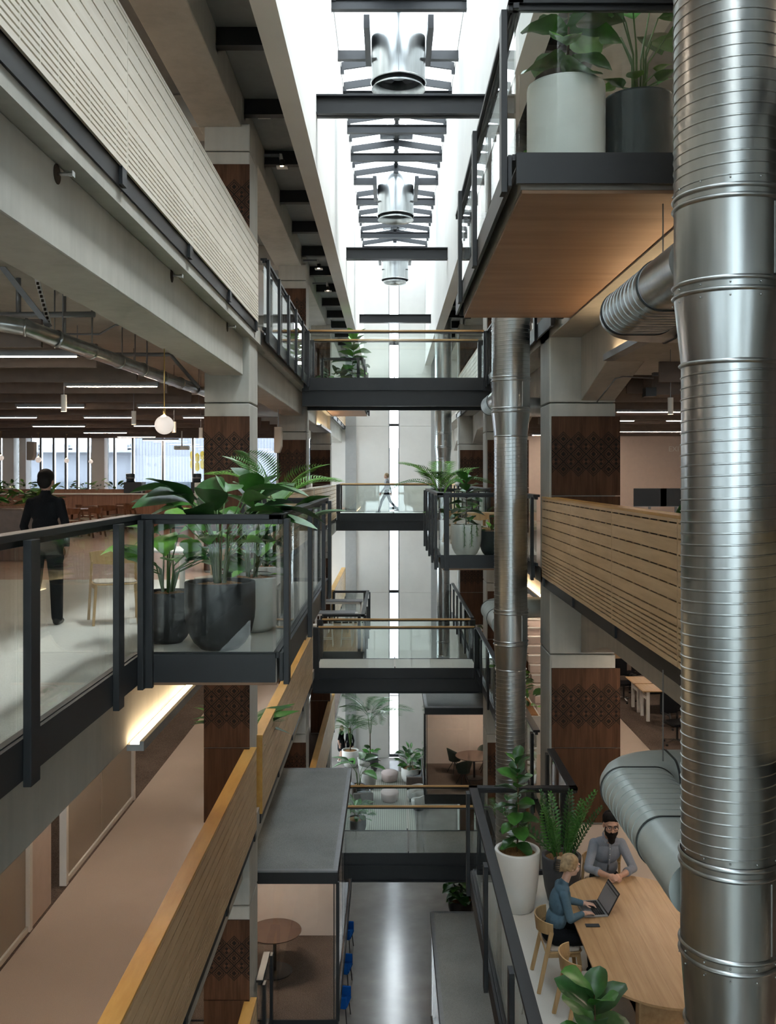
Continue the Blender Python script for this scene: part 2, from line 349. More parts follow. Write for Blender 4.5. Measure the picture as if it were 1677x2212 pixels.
# columns with carved timber cladding
panel_cache = {}
def timber_panel(name, par, x0, x1, y, z0, z1, mat):
    cx = (x0+x1)/2; cz = z0+.69 if mat == 'walnut_pattern' else z0
    key = (round(x1-x0, 3), mat)
    if key not in panel_cache:
        m = MB().box(x0-cx, x1-cx, -.035, 0, z0-cz, z1-cz); panel_cache[key] = m.mesh('timber_panel', (mat,))
    o = obj(name, panel_cache[key], None, par); o.location = Vector((cx, y, cz))-offset_of(par); return o
def column(side, y, i):
    x0, x1 = (-3.12, -2.36) if side == 'left' else (2.65, 3.75); dep = .95 if side == 'left' else 1.0
    c = thing('column', f'concrete column on the {side} of the atrium, number {i} from the front, with carved timber cladding', 'column', ((x0+x1)/2, y+dep/2, LG), kind='structure')
    del c['category']
    segs = []
    for z in (LG, L1, L2, L3, L4):
        segs += [(z, z+2.83), (z+2.845, z+4.195)] if z < L4 else [(z, z+2.83), (z+2.845, 7.5)]
    for a, b in segs: box('shaft', 'concrete', x0, x1, y, y+dep, a, b, c, .02)
    px0, px1 = (x0, x1) if side == 'left' else (x0+.03, x1+.07)
    for z in (LG, L1, L2, L3, L4):
        timber_panel('timber_panel', c, px0, px1, y-.002, z+.04, z+1.275, 'walnut'); timber_panel('timber_panel', c, px0, px1, y-.002, z+1.29, z+2.61, 'walnut_pattern')
for i, y in enumerate(COLY):
    column('left', y, i+1); column('right', y, i+1)

# outer walls
def wall(name, label, mat, *b, bevel=0.): return struct(box(name, mat, *b), label)
wall('wall_left', 'far plaster wall of the left wing', 'plaster', -22.3, -22, Y0, 38, LG, 8.1)
wall('wall_right', 'far plaster wall of the right wing', 'plaster_pink', 13, 13.3, Y0, YE, LG, 8.1)
# unseen glazing behind the camera, added for daylight: curtain wall over the atrium, ribbon windows to the wings
wall('wall_front_upper', 'upper part of the front wall behind the camera', 'plaster', -22, 13, Y0-.3, Y0, 7.9, 13)
cw = thing('fill_window_3', 'unseen glazed curtain wall added behind the camera to let daylight into the atrium', None, (.2, Y0, LG), kind='structure')
for x in (-2.5, -1.2, .1, 1.4, 2.7): box('mullion', 'steel_rail', x, x+.06, Y0-.2, Y0, LG, 7.9, cw)
for z in (LG, L1-.2, L2-.2, L3-.2, L4-.2, 7.7): box('transom', 'steel_rail', -2.5, 2.76, Y0-.18, Y0-.02, z, z+.2, cw)
for x in (-2.44, -1.14, .16, 1.46):
    for z in (LG, L1, L2, L3, L4): box('pane', 'front_fill_pane', x, x+1.24, Y0-.1, Y0-.088, z+.2*(z == LG), (z+4.0) if z < L4 else 7.7, cw)
for z in (LG, L1, L2, L3, L4):
    for a, b in ((-22, -2.5), (2.76, 13)):
        wall('wall_front', f'spandrel of the front wall below the ribbon window, {LEVEL_NAMES[z]} storey, {"left" if a < 0 else "right"} wing', 'plaster', a, b, Y0-.3, Y0, z-.9, z+.8)
        rw = thing('fill_window_4', f'unseen ribbon window added for daylight in the front wall, {LEVEL_NAMES[z]} storey, {"left" if a < 0 else "right"} wing', None, ((a+b)/2, Y0, z), kind='structure')  # out-of-view window added to bring daylight into the wings
        n = round((b-a)/2.4)
        for k_ in range(n+1): box('mullion', 'steel_rail', a+(b-a)*k_/n-.03, a+(b-a)*k_/n+.03, Y0-.2, Y0, z+.8, z+3.4 if z < L4 else 7.9, rw)
        for k_ in range(n): box('pane', 'front_fill_pane', a+(b-a)*k_/n+.03, a+(b-a)*(k_+1)/n-.03, Y0-.1, Y0-.088, z+.8, z+3.3 if z < L4 else 7.9, rw)
struct(box('ground_front', 'asphalt', -60, 60, -160, -9.6, LG-.3, LG-.05), 'paved ground in front of the building')
for z in (L4, L3, L2, L1, LG):
    wall('wall_right_back', f'pale plaster partition at the back of the right wing on the {LEVEL_NAMES[z]} storey', 'plaster_pink', 4.6, 13, 34, 34.15, z, z+3.93)
    if z not in (L3, L4): wall('wall_left_back', f'pale plaster partition at the back of the left wing on the {LEVEL_NAMES[z]} storey', 'plaster_pink', -22, -3.6, 38, 38.15, z, z+3.93)
    ew = thing('fill_window_5', f'unseen glazed side wall added for daylight at the far left end of the {LEVEL_NAMES[z]} storey', None, (-3.7, 43, z), kind='structure')  # glazing added out of view to brighten the far end with daylight
    box('spandrel', 'plaster', -3.75, -3.6, 38.15, YE, z+3.3, z+3.93 if z < L4 else 8.05, ew); box('sill', 'plaster', -3.75, -3.6, 38.15, YE, z-.27, z+.12, ew)
    for k_ in range(6): box('mullion', 'steel_rail', -3.74, -3.6, 38.15+2.0*k_, 38.23+2.0*k_, z+.12, z+3.3, ew)
    for k_ in range(5): box('pane', 'side_fill_pane', -3.69, -3.678, 38.23+2.0*k_, 40.15+2.0*k_, z+.12, z+3.3, ew)
    wall('wall_right_side', f'plaster side wall behind the right walkway on the {LEVEL_NAMES[z]} storey', 'plaster', 4.6, 4.75, 34.15, YE, z, z+3.93)
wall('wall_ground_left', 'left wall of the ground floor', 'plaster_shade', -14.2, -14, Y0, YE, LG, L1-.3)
# end wall: stacked panels either side of the slit window
SX0, SX1 = -.117, .42
for a, b in ((LG, -4.285), (-4.275, 4.105), (4.115, 13.4)):
    wall('wall_end', f'tall pale end wall panel left of the slit window, from {a:.0f} m', 'plaster', -3.6, SX0, YE, YE+.3, a, b)
    wall('wall_end', f'tall pale end wall panel right of the slit window, from {a:.0f} m', 'plaster', SX1, 4.75, YE, YE+.3, a, b)
    wall('trim_1', f'grey vertical strip at the left of the end wall, from {a:.0f} m', 'panel_grey', -2.30, -1.76, YE-.06, YE+.0, a, b)
    wall('trim_2', f'grey vertical strip at the right of the end wall, from {a:.0f} m', 'panel_grey', 2.02, 2.32, YE-.06, YE+.0, a, b)
w = thing('window_1', 'tall slit window with dark frame in the end wall', None, ((SX0+SX1)/2, YE+.1, LG), kind='structure')
for x in (SX0, SX1-.05): box('window_frame', 'steel_grey', x, x+.05, YE+.02, YE+.16, LG, 12.4, w)
zs = [LG+.02, L1-.15, L2-.1, L3-.1, L4-.1, 8.2, 12.35]
for z in zs: box('transom', 'steel_rail', SX0, SX1, YE+.04, YE+.14, z, z+.14, w)
for a, b in zip(zs[:-1], zs[1:]): box('pane', 'pane_clear', SX0+.05, SX1-.05, YE+.08, YE+.092, a+.14, b, w)

# cafe window wall (third storey, left wing)
w = thing('window_2', 'wall of tall cafe windows with dark mullions and white piers', None, (-12, 38, L3), kind='structure')
k = 38/F
def wx(px): return (px-VX)*k
box('sill_wall', 'plaster', -22, -3.6, 38, 38.2, 0, .78, w)
box('head', 'plaster', -22, -3.6, 38, 38.2, 3.25, 3.93, w)
mulls = [-120, -60, 0, 88, 116, 142, 167, 191, 247, 287, 352, 417, 480, 540, 600, 650]
piers = [(14, 38), (50, 64), (204, 232)]
for px in mulls: box('mullion', 'steel_grey', wx(px)-.04, wx(px)+.04, 37.98, 38.16, .78, 3.25, w)
for a, b in piers: box('pier', 'plaster', wx(a), wx(b), 37.6, 38.2, .0, 3.6, w)
edges = [-22]+[wx(p) for p in mulls]+[-3.6]
for a, b in zip(edges[:-1], edges[1:]): box('pane', 'view_pane', a+.07, b-.07, 38.06, 38.072, .78, 3.25, w)

w = thing('window_6', 'far wall of tall office windows on the fourth storey', None, (-12, 38, L4), kind='structure')
box('sill_wall', 'plaster', -22, -3.6, 38, 38.2, L4-.27, L4+.5, w); box('head', 'plaster', -22, -3.6, 38, 38.2, 7.3, 8.05, w)
for i in range(14): box('mullion', 'steel_grey', -21.9+i*1.4, -21.82+i*1.4, 37.98, 38.16, L4+.5, 7.3, w); box('pane', 'view_pane', -21.82+i*1.4, -20.5+i*1.4 if i < 13 else -3.6, 38.06, 38.072, L4+.5, 7.3, w)

# ================================================================ roof and skylight
SL, SR, ZS = -1.35, 1.71, 7.18
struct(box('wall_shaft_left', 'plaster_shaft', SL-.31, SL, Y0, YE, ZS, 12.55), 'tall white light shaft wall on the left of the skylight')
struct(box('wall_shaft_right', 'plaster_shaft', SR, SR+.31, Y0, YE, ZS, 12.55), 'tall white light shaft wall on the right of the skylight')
rl = struct(box('ceiling', 'deck_grey', -22.3, SL-.31, Y0-.3, YE+.3, 8.05, 8.2), 'grey metal roof deck on the left with black purlins')
rr = struct(box('ceiling', 'deck_grey', SR+.31, 13.3, Y0-.3, YE+.3, 8.05, 8.2), 'grey metal roof deck on the right with black purlins')
pm = {}
for par, a, b in ((rl, -2.52, SL-.31), (rr, SR+.31, 2.9)):
    m = MB().box(a, b, -.02, .02, 7.78, 8.05).box(a, b, -.09, .09, 7.76, 7.785).box(a-.0, a+.02, -.09, .09, 7.70, 8.05)
    me = m.mesh('purlin', ('steel_black',))
    y = 13.75-2.62*8
    while y < YE-.5:
        o = obj('purlin', me, None, par); o.location = (0, y, 0); y += 2.62
ys = [Y0]+COLY+[YE]
for i in range(len(ys)-1):
    a = ys[i]+(.0 if i else 0); b = ys[i+1]
    struct(box('roof_beam', 'concrete', -3.22, -2.50, a, b, 7.44, 8.05, None, .015), f'concrete roof beam on the left, bay {i+1} from the front')
    struct(box('roof_beam', 'concrete', 2.85, 3.6, a, b, 7.44, 8.05, None, .015), f'concrete roof beam on the right, bay {i+1} from the front')
    if i: # precast T ribs spanning to the left
        struct(box('roof_beam', 'concrete', -9.5, -3.22, a+.15, a+.85, 7.5, 8.05, None, .015), f'concrete cross beam under the roof on the left, bay {i+1}')
        struct(box('roof_beam', 'concrete', 3.6, 12.9, a+.15, a+.85, 7.5, 8.05, None, .015), f'concrete cross beam under the roof on the right, bay {i+1}')
    struct(box('ceiling', 'plaster', -9.5, -3.9, a+1.0, b-.2, 7.80, 7.84), f'pale plaster ceiling panel left of the roof beam, bay {i+1}')
for i, y in enumerate((5.8, 17.4, 29.0, 41.0)):
    m = MB().box(SL, SR, y-.02, y+.02, 8.15, 8.5).box(SL, SR, y-.13, y+.13, 8.15, 8.18).box(SL, SR, y-.13, y+.13, 8.47, 8.5)
    struct(m.build('shaft_beam', 'steel_black'), f'black steel beam crossing the light shaft, number {i+1} from the front')
sk = thing('skylight', 'pitched glass skylight with black steel rafters and ties over the atrium', None, (.18, 18, 12.15), kind='structure')
XC = (SL+SR)/2; ZT = 12.15
tie = MB().box(SL, SR, -.015, .015, ZT, ZT+.25).box(SL, SR, -.08, .08, ZT, ZT+.02).box(SL, SR, -.08, .08, ZT+.23, ZT+.25).mesh('tie', ('steel_black',))
def rafter_mesh():
    m = MB()
    for x in (SL, SR):
        m.bar((x, 0, ZT+.40), (XC, 0, ZT+.62), .06, .2)
        s = 1 if x < 0 else -1
        m.box(min(x, x+s*.1), max(x, x+s*.1), -.04, .04, ZT+.2, ZT+.5)
    m.box(XC-.09, XC+.09, -.06, .06, ZT+.42, ZT+.76); return m.mesh('rafter', ('steel_black',))
raf = rafter_mesh()
ys_ = [ -6.9+2.6*i for i in range(21)]
off0 = offset_of(sk)
FANY = (23.6, 35.7, 46.9)
stub_l = MB().box(SL, -.62, -.015, .015, ZT, ZT+.25).box(SL, -.62, -.08, .08, ZT, ZT+.02).mesh('tie_stub', ('steel_black',)); stub_r = MB().box(.98, SR, -.015, .015, ZT, ZT+.25).box(.98, SR, -.08, .08, ZT, ZT+.02).mesh('tie_stub', ('steel_black',))
for y in ys_:
    split = any(-1.2 < y-q < .9 for q in FANY)
    for me in ((stub_l, stub_r) if split else (tie,)):
        if y < YE: o = obj('tie', me, None, sk); o.location = Vector((0, y, 0))-off0
    for q in (y, y+1.3):
        if q < YE and not any(abs(q-fy) < .75 for fy in FANY): o = obj('rafter', raf, None, sk); o.location = Vector((0, q, 0))-off0
box('ridge', 'steel_black', XC-.06, XC+.06, Y0, YE, ZT+.62, ZT+.77, sk)
for x in (SL, SR): box('eaves_plate', 'plaster', x-.3 if x < 0 else x-.02, x+.02 if x < 0 else x+.3, Y0, YE, ZT+.36, ZT+.54, sk)
pl = MB().extr([(SL-.05, 0, ZT+.54), (XC, 0, ZT+.80), (XC, 0, ZT+.812), (SL-.05, 0, ZT+.552)], (0, 1.26, 0)).mesh('pane', ('sky_pane',))
pr_ = MB().extr([(SR+.05, 0, ZT+.54), (XC, 0, ZT+.80), (XC, 0, ZT+.812), (SR+.05, 0, ZT+.552)], (0, 1.26, 0)).mesh('pane', ('sky_pane',))
q = ys_[0]-1.3
while q < YE-.2:
    for me in (pl, pr_): o = obj('pane', me, None, sk); o.location = Vector((0, q+.02, 0))-off0
    q += 1.3
for (y, zz) in ((31.3, 0), (43.2, 0), (20, 0)):   # grey ridge flashing plates
    box('flashing', 'steel_grey', XC-.55, XC+.55, y, y+1.1, ZT+.83, ZT+.85, sk)

# ================================================================ outside
struct(MB().prism([(-60, 38.3), (-3.8, 38.3), (-3.8, 49), (60, 49), (60, 160), (-60, 160)], LG-.3, LG-.05).build('ground_outside', 'asphalt'), 'paved ground outside the building')
struct(box('verge_outside', 'grass', -8, 8, 70, 110, LG-.05, LG+.05), 'grass verge outside the slit window')
e = thing('neighbour_building', 'pale industrial building with ribbed metal wall seen through the cafe windows', 'building', (-18, 62, LG))
box('wall', 'ext_wall', -36, 2.0, 62, 75, LG, 3.4, e); box('ribbed_wall', 'ext_ribbed', -16.8, -7.5, 61.8, 62, 1.2, 5.4, e)
MB().extr([(-36, 61.5, 3.4), (-36, 75, 7.2), (-36, 75, 7.4), (-36, 61.5, 3.6)], (19.2, 0, 0)).build('roof', 'ext_roof', e)
for i in range(14): box('window', 'ext_glass', -35+i*1.9, -35+i*1.9+1.5, 61.75, 61.8, -.3, 1.2, e)
for i in range(10): box('roof_sheet', 'ext_roof', -35.6+i*1.9, -34.0+i*1.9, 61.3, 61.45, 3.25, 3.62, e)
box('gutter', 'steel_grey', -36, -16.5, 61.3, 61.5, 3.1, 3.25, e); box('lower_wall', 'ext_roof', -36, 2, 61.7, 61.78, -3, -.4, e)
sg = thing('banner', 'yellow petal-shaped banner hanging beyond the cafe windows', 'banner', (-9.1, 45, 2.0))
for i in range(3):
    for j in range(2):
        cx = -9.34+i*.24; z = 2.0+j*.42-(.1 if i == 1 else 0)
        MB().extr([(cx-.1, 45, z), (cx, 45, z-.1), (cx+.1, 45, z), (cx+.1, 45, z+.28), (cx, 45, z+.38), (cx-.1, 45, z+.28)], (0, .03, 0)).build('petal', 'yellow_glass', sg)
# ================================================================ slatted timber balustrade walls
SLOTS = [.052, .155, .26, .365, .468, .572, .676, .735, .772, .809, .846, .883, .92, .955]
def slat_wall(x, y0, y1, zl, label, joints, mat='birch', top='birch_top', out=1, h0=-.12, h1=1.26, gap=.016):
    """x = atrium face; out = +1 when the atrium lies on +x"""
    tk = .022; w = thing('slatted_wall', label, 'balustrade', (x, y0, zl+h0), 'slatted timber balustrades round the atrium')
    H = h1-h0; z1 = zl+h1
    bx = lambda a, b: (min(x-out*a, x-out*b), max(x-out*a, x-out*b))
    cuts = [0]+[s*H for s in SLOTS]+[H]
    ys = [y0]+sorted(j for j in joints if y0 < j < y1)+[y1]
    core = bx(tk, .11); box('core', 'dark_gap', core[0], core[1], y0+.01, y1-.01, zl+h0+.01, z1-.03, w)
    bk = bx(.11, .13); box('back_panel', mat, bk[0], bk[1], y0, y1, zl+h0, z1-.03, w)
    f = bx(0, tk)
    for a, b in zip(ys[:-1], ys[1:]):
        for c0, c1 in zip(cuts[:-1], cuts[1:]):
            box('board', mat, f[0], f[1], a+.004, b-.004, z1-c1+(gap/2 if c1 < H else 0), z1-c0-(gap/2 if c0 > 0 else .03), w)
    # small bridges interrupting the slots
    m = MB()
    for a, b in zip(ys[:-1], ys[1:]):
        n = max(2, round((b-a)/.34))
        for i in range(1, n):
            for c in cuts[1:-1]: m.box(f[0]+.003, f[1]-.001, a+(b-a)*i/n-.006, a+(b-a)*i/n+.006, z1-c-gap/2, z1-c+gap/2)
        for e in (a, b-.03):
            for c in cuts[1:-1]: m.box(f[0]+.003, f[1]-.001, e+.004, e+.026, z1-c-gap/2, z1-c+gap/2)
    o = m.build('slot_bridges', mat, w); o['kind'] = 'stuff'
    tp = bx(-.004, .19); box('cap', top, tp[0], tp[1], y0, y1, z1-.03, z1, w, .003)
    for e0, e1 in ((y0-.012, y0), (y1, y1+.012)):
        en = bx(0, .19); box('end_panel', top, en[0], en[1], e0, e1, zl+h0, z1-.03, w)
    # black carrier channel and brackets below
    ch = bx(.03, .12); box('channel', 'steel_black', ch[0], ch[1], y0, y1, zl+h0-.17, zl+h0, w)
    for j in ys[1:]:
        br = bx(.0, .12); box('bracket', 'steel_rail', br[0], br[1], j-.16, j-.02, zl+h0-.15, zl+h0-.002, w)
    return w
J = [2.78+2.72*i-10*2.72 for i in range(30)]
slat_wall(XL, Y0+.1, 16.3, L4, 'bright pale slatted wall high on the left, in front of the nearest column', [5.5, 8.22, 10.94, 13.62, 2.8, .1], 'birch_pale', 'birch_pale', 1, .03, 1.36)
slat_wall(XR, Y0+.1, 16.5, L3, 'warm slatted timber wall on the right between the two big ducts', [11.3, 13.9, 8.7, 6.1, 3.5, .9], 'birch', 'birch_top', -1)
slat_wall(XL, Y0+.1, 16.1, L2, 'long slatted wall with orange cap running to the bottom left corner', [13.4, 10.7, 8.0, 5.3], 'birch', 'birch_top')
slat_wall(XL, 16.84, 27.6, L2, 'slatted wall with orange cap beyond the lower left column', [19.5, 22.2, 24.9], 'birch', 'birch_top')
slat_wall(XL, 17.3, 28.0, L3, 'slatted wall behind the potted palms on the cafe storey', [20, 22.7, 25.3], 'birch', 'birch_pale')
slat_wall(XL, 28.3, 39.6, L3, 'slatted wall leading to the far third storey footbridge', [31.1, 33.9, 36.7], 'birch', 'birch_pale')
slat_wall(XR, 28.3, 38.4, L4, 'pale slatted wall at the right end of the upper footbridge', [31, 34, 36], 'birch_pale', 'birch', -1)
slat_wall(XL, 38.2, 47.6, L2, 'far slatted wall on the second storey beside the high tables', [41, 44], 'birch', 'birch_top')
slat_wall(XL, 38.2, 47.6, L4, 'far slatted wall on the fourth storey under the skylight end', [41, 44], 'birch', 'birch_top')
slat_wall(XL, 28.5, 38.5, L1, 'steep orange-capped slatted wall on the first storey above the lounge', [31, 34], 'birch', 'birch_top')
slat_wall(XL, Y0+.1, 16.1, L1, 'lowest slatted wall showing only its corner at the bottom edge', [13.4, 10.7], 'birch', 'birch_top')
slat_wall(XR, 38.2, 47.6, L3, 'far slatted wall on the right beyond the third storey balcony', [41, 44], 'birch', 'birch_top', -1)

# ================================================================ glass balustrades
def glass_rail(label, pts, z, step=1.9, side=1, h=1.28, group='glass balustrades with dark steel posts', fascia=True, drop=.24, ends=(True, True), posts=None):
    """pts: plan polyline along the slab edge; side: +1 posts stand on the left of the walking direction"""
    r = thing('glass_balustrade', label, 'balustrade', (pts[0][0], pts[0][1], z), group)
    m = MB()
    for i in range(len(pts)-1):
        p, q = Vector((*pts[i], 0)), Vector((*pts[i+1], 0)); d = (q-p).normalized(); n = Vector((-d.y, d.x, 0))*side; L = (q-p).length
        a = p - d*(.06 if i else 0); b = q+d*(.06 if i < len(pts)-2 else 0)
        hr = MB(); zc = z+h-.022
        hr.bar(a+Vector((0, 0, zc)), b+Vector((0, 0, zc)), .12, .044); hr.bar(a+Vector((0, 0, zc-.04))-n*.0, b+Vector((0, 0, zc-.04)), .05, .05)
        hr.build('handrail', 'steel_rail', r, bevel=.004)
        if fascia:
            MB().bar(p+n*.045+Vector((0, 0, z-.075)), q+n*.045+Vector((0, 0, z-.075)), .03, .25).build('fascia', 'steel_rail', r)
            MB().bar(p+Vector((0, 0, z+.03)), q+Vector((0, 0, z+.03)), .05, .05).build('base_channel', 'steel_rail', r)
        cnt = max(1, round(L/step)); st = [j/cnt*L for j in range(cnt+1)]; pc = None
        if posts and i in posts: st = posts[i]
        if len(st) and isinstance(st[0], list): st, pc = st
        for j, s in enumerate(st):
            if (i > 0 and j == 0): s = .12
            if pc is None and j == len(st)-1 and i < len(pts)-2: s = L-.12
            c = p+d*s+n*.085
            hx, hy = (.025, .075) if abs(d.y) > .5 else (.05, .03)
            MB().box(c.x-hx, c.x+hx, c.y-hy, c.y+hy, z-drop, z+h-.045).build('post', 'steel_rail', r, bevel=.003)
        st = pc or st
        for s0, s1 in zip(st[:-1], st[1:]):
            u, w_ = p+d*(s0+.01), p+d*(s1-.01)
            MB().bar(u+Vector((0, 0, z+.63)), w_+Vector((0, 0, z+.63)), .012, 1.18).build('pane', 'pane', r)
    return r
# ---- cantilever balconies
def balcony(label, x0, x1, y0, y1, z, floor='carpet_pale', soffit='plywood'):
    b = thing('balcony_deck', label, None, ((x0+x1)/2, (y0+y1)/2, z-.3), kind='structure')
    box('deck', floor, x0+.03, x1, y0+.03, y1-.03, z-.02, z, b); box('slab', 'concrete_warm', x0+.05, x1, y0+.05, y1-.05, z-.22, z-.02, b)
    box('soffit', soffit, x0+.06, x1, y0+.06, y1-.06, z-.25, z-.22, b, .004)
    return b
BX = 1.02
balcony('cantilevered balcony deck on the left with the dark planters', XL-.1, -BX, 8.5, 14.7, L3)
balcony('cantilevered balcony deck high on the right with plywood underside', BX, 2.75, 7.85, 14.2, L4)
balcony('cantilevered meeting balcony deck low on the right', 1.17, 2.75, 7.4, 14.0, L2)
balcony('distant balcony deck on the right behind the second duct', .97, 2.75, 18.9, 25.4, L3)
balcony('far balcony deck high on the left with glowing underside', XL-.1, -.95, 31.4, 37.8, L4)
balcony('far balcony deck on the left with the high tables', XL-.1, -.92, 31.4, 37.8, L2, 'oak_table')
struct(box('floor', 'carpet_pale', -8.3, XL-.06, 3.0, 14.9, L3, L3+.004), 'pale grey carpet on the cafe storey beside the planters')
glass_rail('near glass balustrade on the left stepping out round the dark planters', [(XL, Y0+.2), (XL, 8.5), (-BX, 8.5), (-BX, 14.7), (XL, 14.7)], L3, 2.4, -1, posts={0: [.1, 3, 6, 9, 12, 14.6, 16.45, 17.5], 1: [[.12], [.02, 1.22]], 2: [[.12, 2.6, 4.8, 6.1], [.02, 2.6, 4.8, 6.1]]})
glass_rail('glass balustrade round the high right balcony with the white planter', [(2.75, 7.85), (BX, 7.85), (BX, 14.2), (2.75, 14.2)], L4, 2.0, 1, h=1.31, posts={0: [[], [.02, 1.71]], 1: [[.12, 2.9, 5.15], [.02, 2.9, 5.15, 6.3]], 2: [.1, 1.5]})
glass_rail('glass balustrade round the low meeting balcony', [(1.20, 5.0), (1.20, 14.0), (2.66, 14.0), (2.66, 15.95)], L2, 2.0, 1, posts={0: [.1, 2.4, 3.9, 6.3, 8.8], 1: [.1, 1.3], 2: [.2, 1.8]})
glass_rail('glass balustrade round the distant right balcony with the trailing plant', [(XR, 18.9), (.97, 18.9), (.97, 25.4), (XR, 25.4)], L3, 1.7, 1)
glass_rail('short glass balustrade linking the second column to the distant right balcony', [(XR, 17.1), (XR, 18.8)], L3, 1.6, 1)
glass_rail('tall glass balustrade on the upper left before the footbridge', [(XL, 17.0), (XL, 25.3)], L4, 1.7, -1)
glass_rail('upper right glass balustrade beside the second duct', [(XR, 15.0), (XR, 25.3)], L4, 1.7, 1)
glass_rail('glass balustrade of the far upper left balcony', [(XL, 31.4), (-.95, 31.4), (-.95, 37.8), (XL, 37.8)], L4, 2., -1)
glass_rail('glass balustrade round the far high tables', [(XL, 31.4), (-.92, 31.4), (-.92, 37.8), (XL, 37.8)], L2, 2., -1)
glass_rail('right glass balustrade of the second storey running to the footbridge', [(XR, 17.1), (XR, 28.7)], L2, 2., 1)
glass_rail('right glass balustrade of the second storey beyond the footbridge', [(XR, 30.7), (XR, 40.5)], L2, 2., 1)
glass_rail('short dark balustrade beside the meeting pod at the lower left', [(XL-.02, 16.6), (XL-.02, 17.6)], L1, 1., -1)
glass_rail('right glass balustrade of the first storey below the meeting balcony', [(XR, 17.1), (XR, 25.2)], L1, 2., 1)
glass_rail('glass balustrade of the third storey past the far right balcony', [(XR, 25.5), (XR, 38)], L3, 2., 1)

# ================================================================ footbridges
def bridge(label, y0, wd, z, x0, x1, floor='carpet_pale'):
    b = thing('footbridge', label, 'footbridge', ((x0+x1)/2, y0+wd/2, z-.75), 'footbridges across the atrium')
    box('deck', floor, x0, x1, y0+.04, y0+wd-.04, z-.05, z, b)
    box('underside', 'steel_black', x0, x1, y0+.1, y0+wd-.1, z-.34, z-.3, b)
    for k, y in enumerate((y0, y0+wd)):
        s = 1 if k == 0 else -1
        m = MB().box(x0, x1, min(y, y+s*.03), max(y, y+s*.03), z-.30, z+.015); m.build('fascia', 'steel_rail', b)
        g = MB().box(x0-.12, x1+.12, min(y+s*.05, y+s*.08), max(y+s*.05, y+s*.08), z-.72, z-.30)
        g.box(x0-.12, x1+.12, min(y-s*.05, y+s*.16), max(y-s*.05, y+s*.16), z-.74, z-.715); g.box(x0-.12, x1+.12, min(y-s*.05, y+s*.16), max(y-s*.05, y+s*.16), z-.325, z-.30)
        g.build('girder', 'steel_rail', b)
        for x in (x0-.02, x1+.02): MB().box(x-.09, x+.09, y-.07, y+.07, z-.34, z+1.24).build('end_post', 'steel_rail', b, bevel=.004)
        mid = (x0+x1)/2-.05
        for a, c in ((x0+.1, mid-.03), (mid+.03, x1-.1)): box('pane', 'pane', a, c, y+s*.012-.006, y+s*.012+.006, z-.02, z+1.22, b)
        MB().box(mid-.012, mid+.012, y-.02, y+.02, z-.12, z+.06).build('clamp', 'steel_black', b)
        MB().tube([(x0+.05, y, z+1.25), (x1-.05, y, z+1.25)], .032, 10).build('handrail', 'handrail_oak', b, smooth=True)
        box('rail_channel', 'steel_rail', x0+.05, x1-.05, y-.018, y+.018, z+1.19, z+1.225, b)
    return b
bridge('upper footbridge with glass sides high in the middle', 25.4, 1.7, L4, XL+.02, XR-.08)
bridge('far third storey footbridge with the walking person', 41.0, 1.7, L3, XL+.02, XR-.05)
bridge('middle footbridge with pale deck and glass sides', 28.9, 1.55, L2, XL+.02, XR-.03)
bridge('lowest footbridge in front of the ground floor lounge', 25.4, 1.65, L1, -1.5, XR-.08, 'felt_roof')

# ================================================================ uplight troughs on the beams
def trough(label, x, s, y0, y1, z):
    t_ = thing('uplight_trough', label, 'light', (x, y0, z), 'warm uplight troughs along the beams')
    a, b = sorted((x, x+s*.16))
    box('tray', 'steel_grey', a, b, y0, y1, z-.09, z-.03, t_)
    c, d = sorted((x+s*.12, x+s*.16)); box('lip', 'steel_grey', c, d, y0, y1, z-.03, z, t_)
    c, d = sorted((x+s*.03, x+s*.115)); box('led_strip', 'led_warm', c, d, y0+.01, y1, z-.03, z-.012, t_)
trough('glowing uplight trough on the beam under the left balcony', -2.47, 1, 8.95, 15.8, L3-.86)
trough('glowing uplight trough on the beam under the high right balcony', 3.17, -1, 8.4, 13.6, L4-.86)
trough('glowing uplight trough under the distant right balcony', 3.17, -1, 19.2, 25.0, L3-.86)
trough('glowing uplight trough under the far upper left balcony', -2.47, 1, 31.8, 37.0, L4-.86)
# ================================================================ galvanised risers with flat-oval branches
def ring(m, c, r, z, h, bulge): m.lathe([(r, z-h/2), (r+bulge*.7, z-h/4), (r+bulge, z), (r+bulge*.7, z+h/4), (r, z+h/2)], (c[0], c[1], 0), 48, False)
def helix(m, c, r, z0, z1, pitch, rr=.0055, n=40):
    turns = (z1-z0)/pitch; k = int(turns*n); pts = []
    vs = []; fs = []
    for i in range(k+1):
        a = 2*math.pi*i/n; z = z0+(z1-z0)*i/k; ca, sa = math.cos(a), math.sin(a)
        for dr, dz in ((-.002, -rr*1.4), (rr, -rr*.5), (rr, rr*.5), (-.002, rr*1.4)): vs.append((c[0]+(r+dr)*ca, c[1]+(r+dr)*sa, z+dz))
    for i in range(k):
        for j in range(3): fs.append((i*4+j, i*4+j+1, (i+1)*4+j+1, (i+1)*4+j))
    m.add(vs, fs)
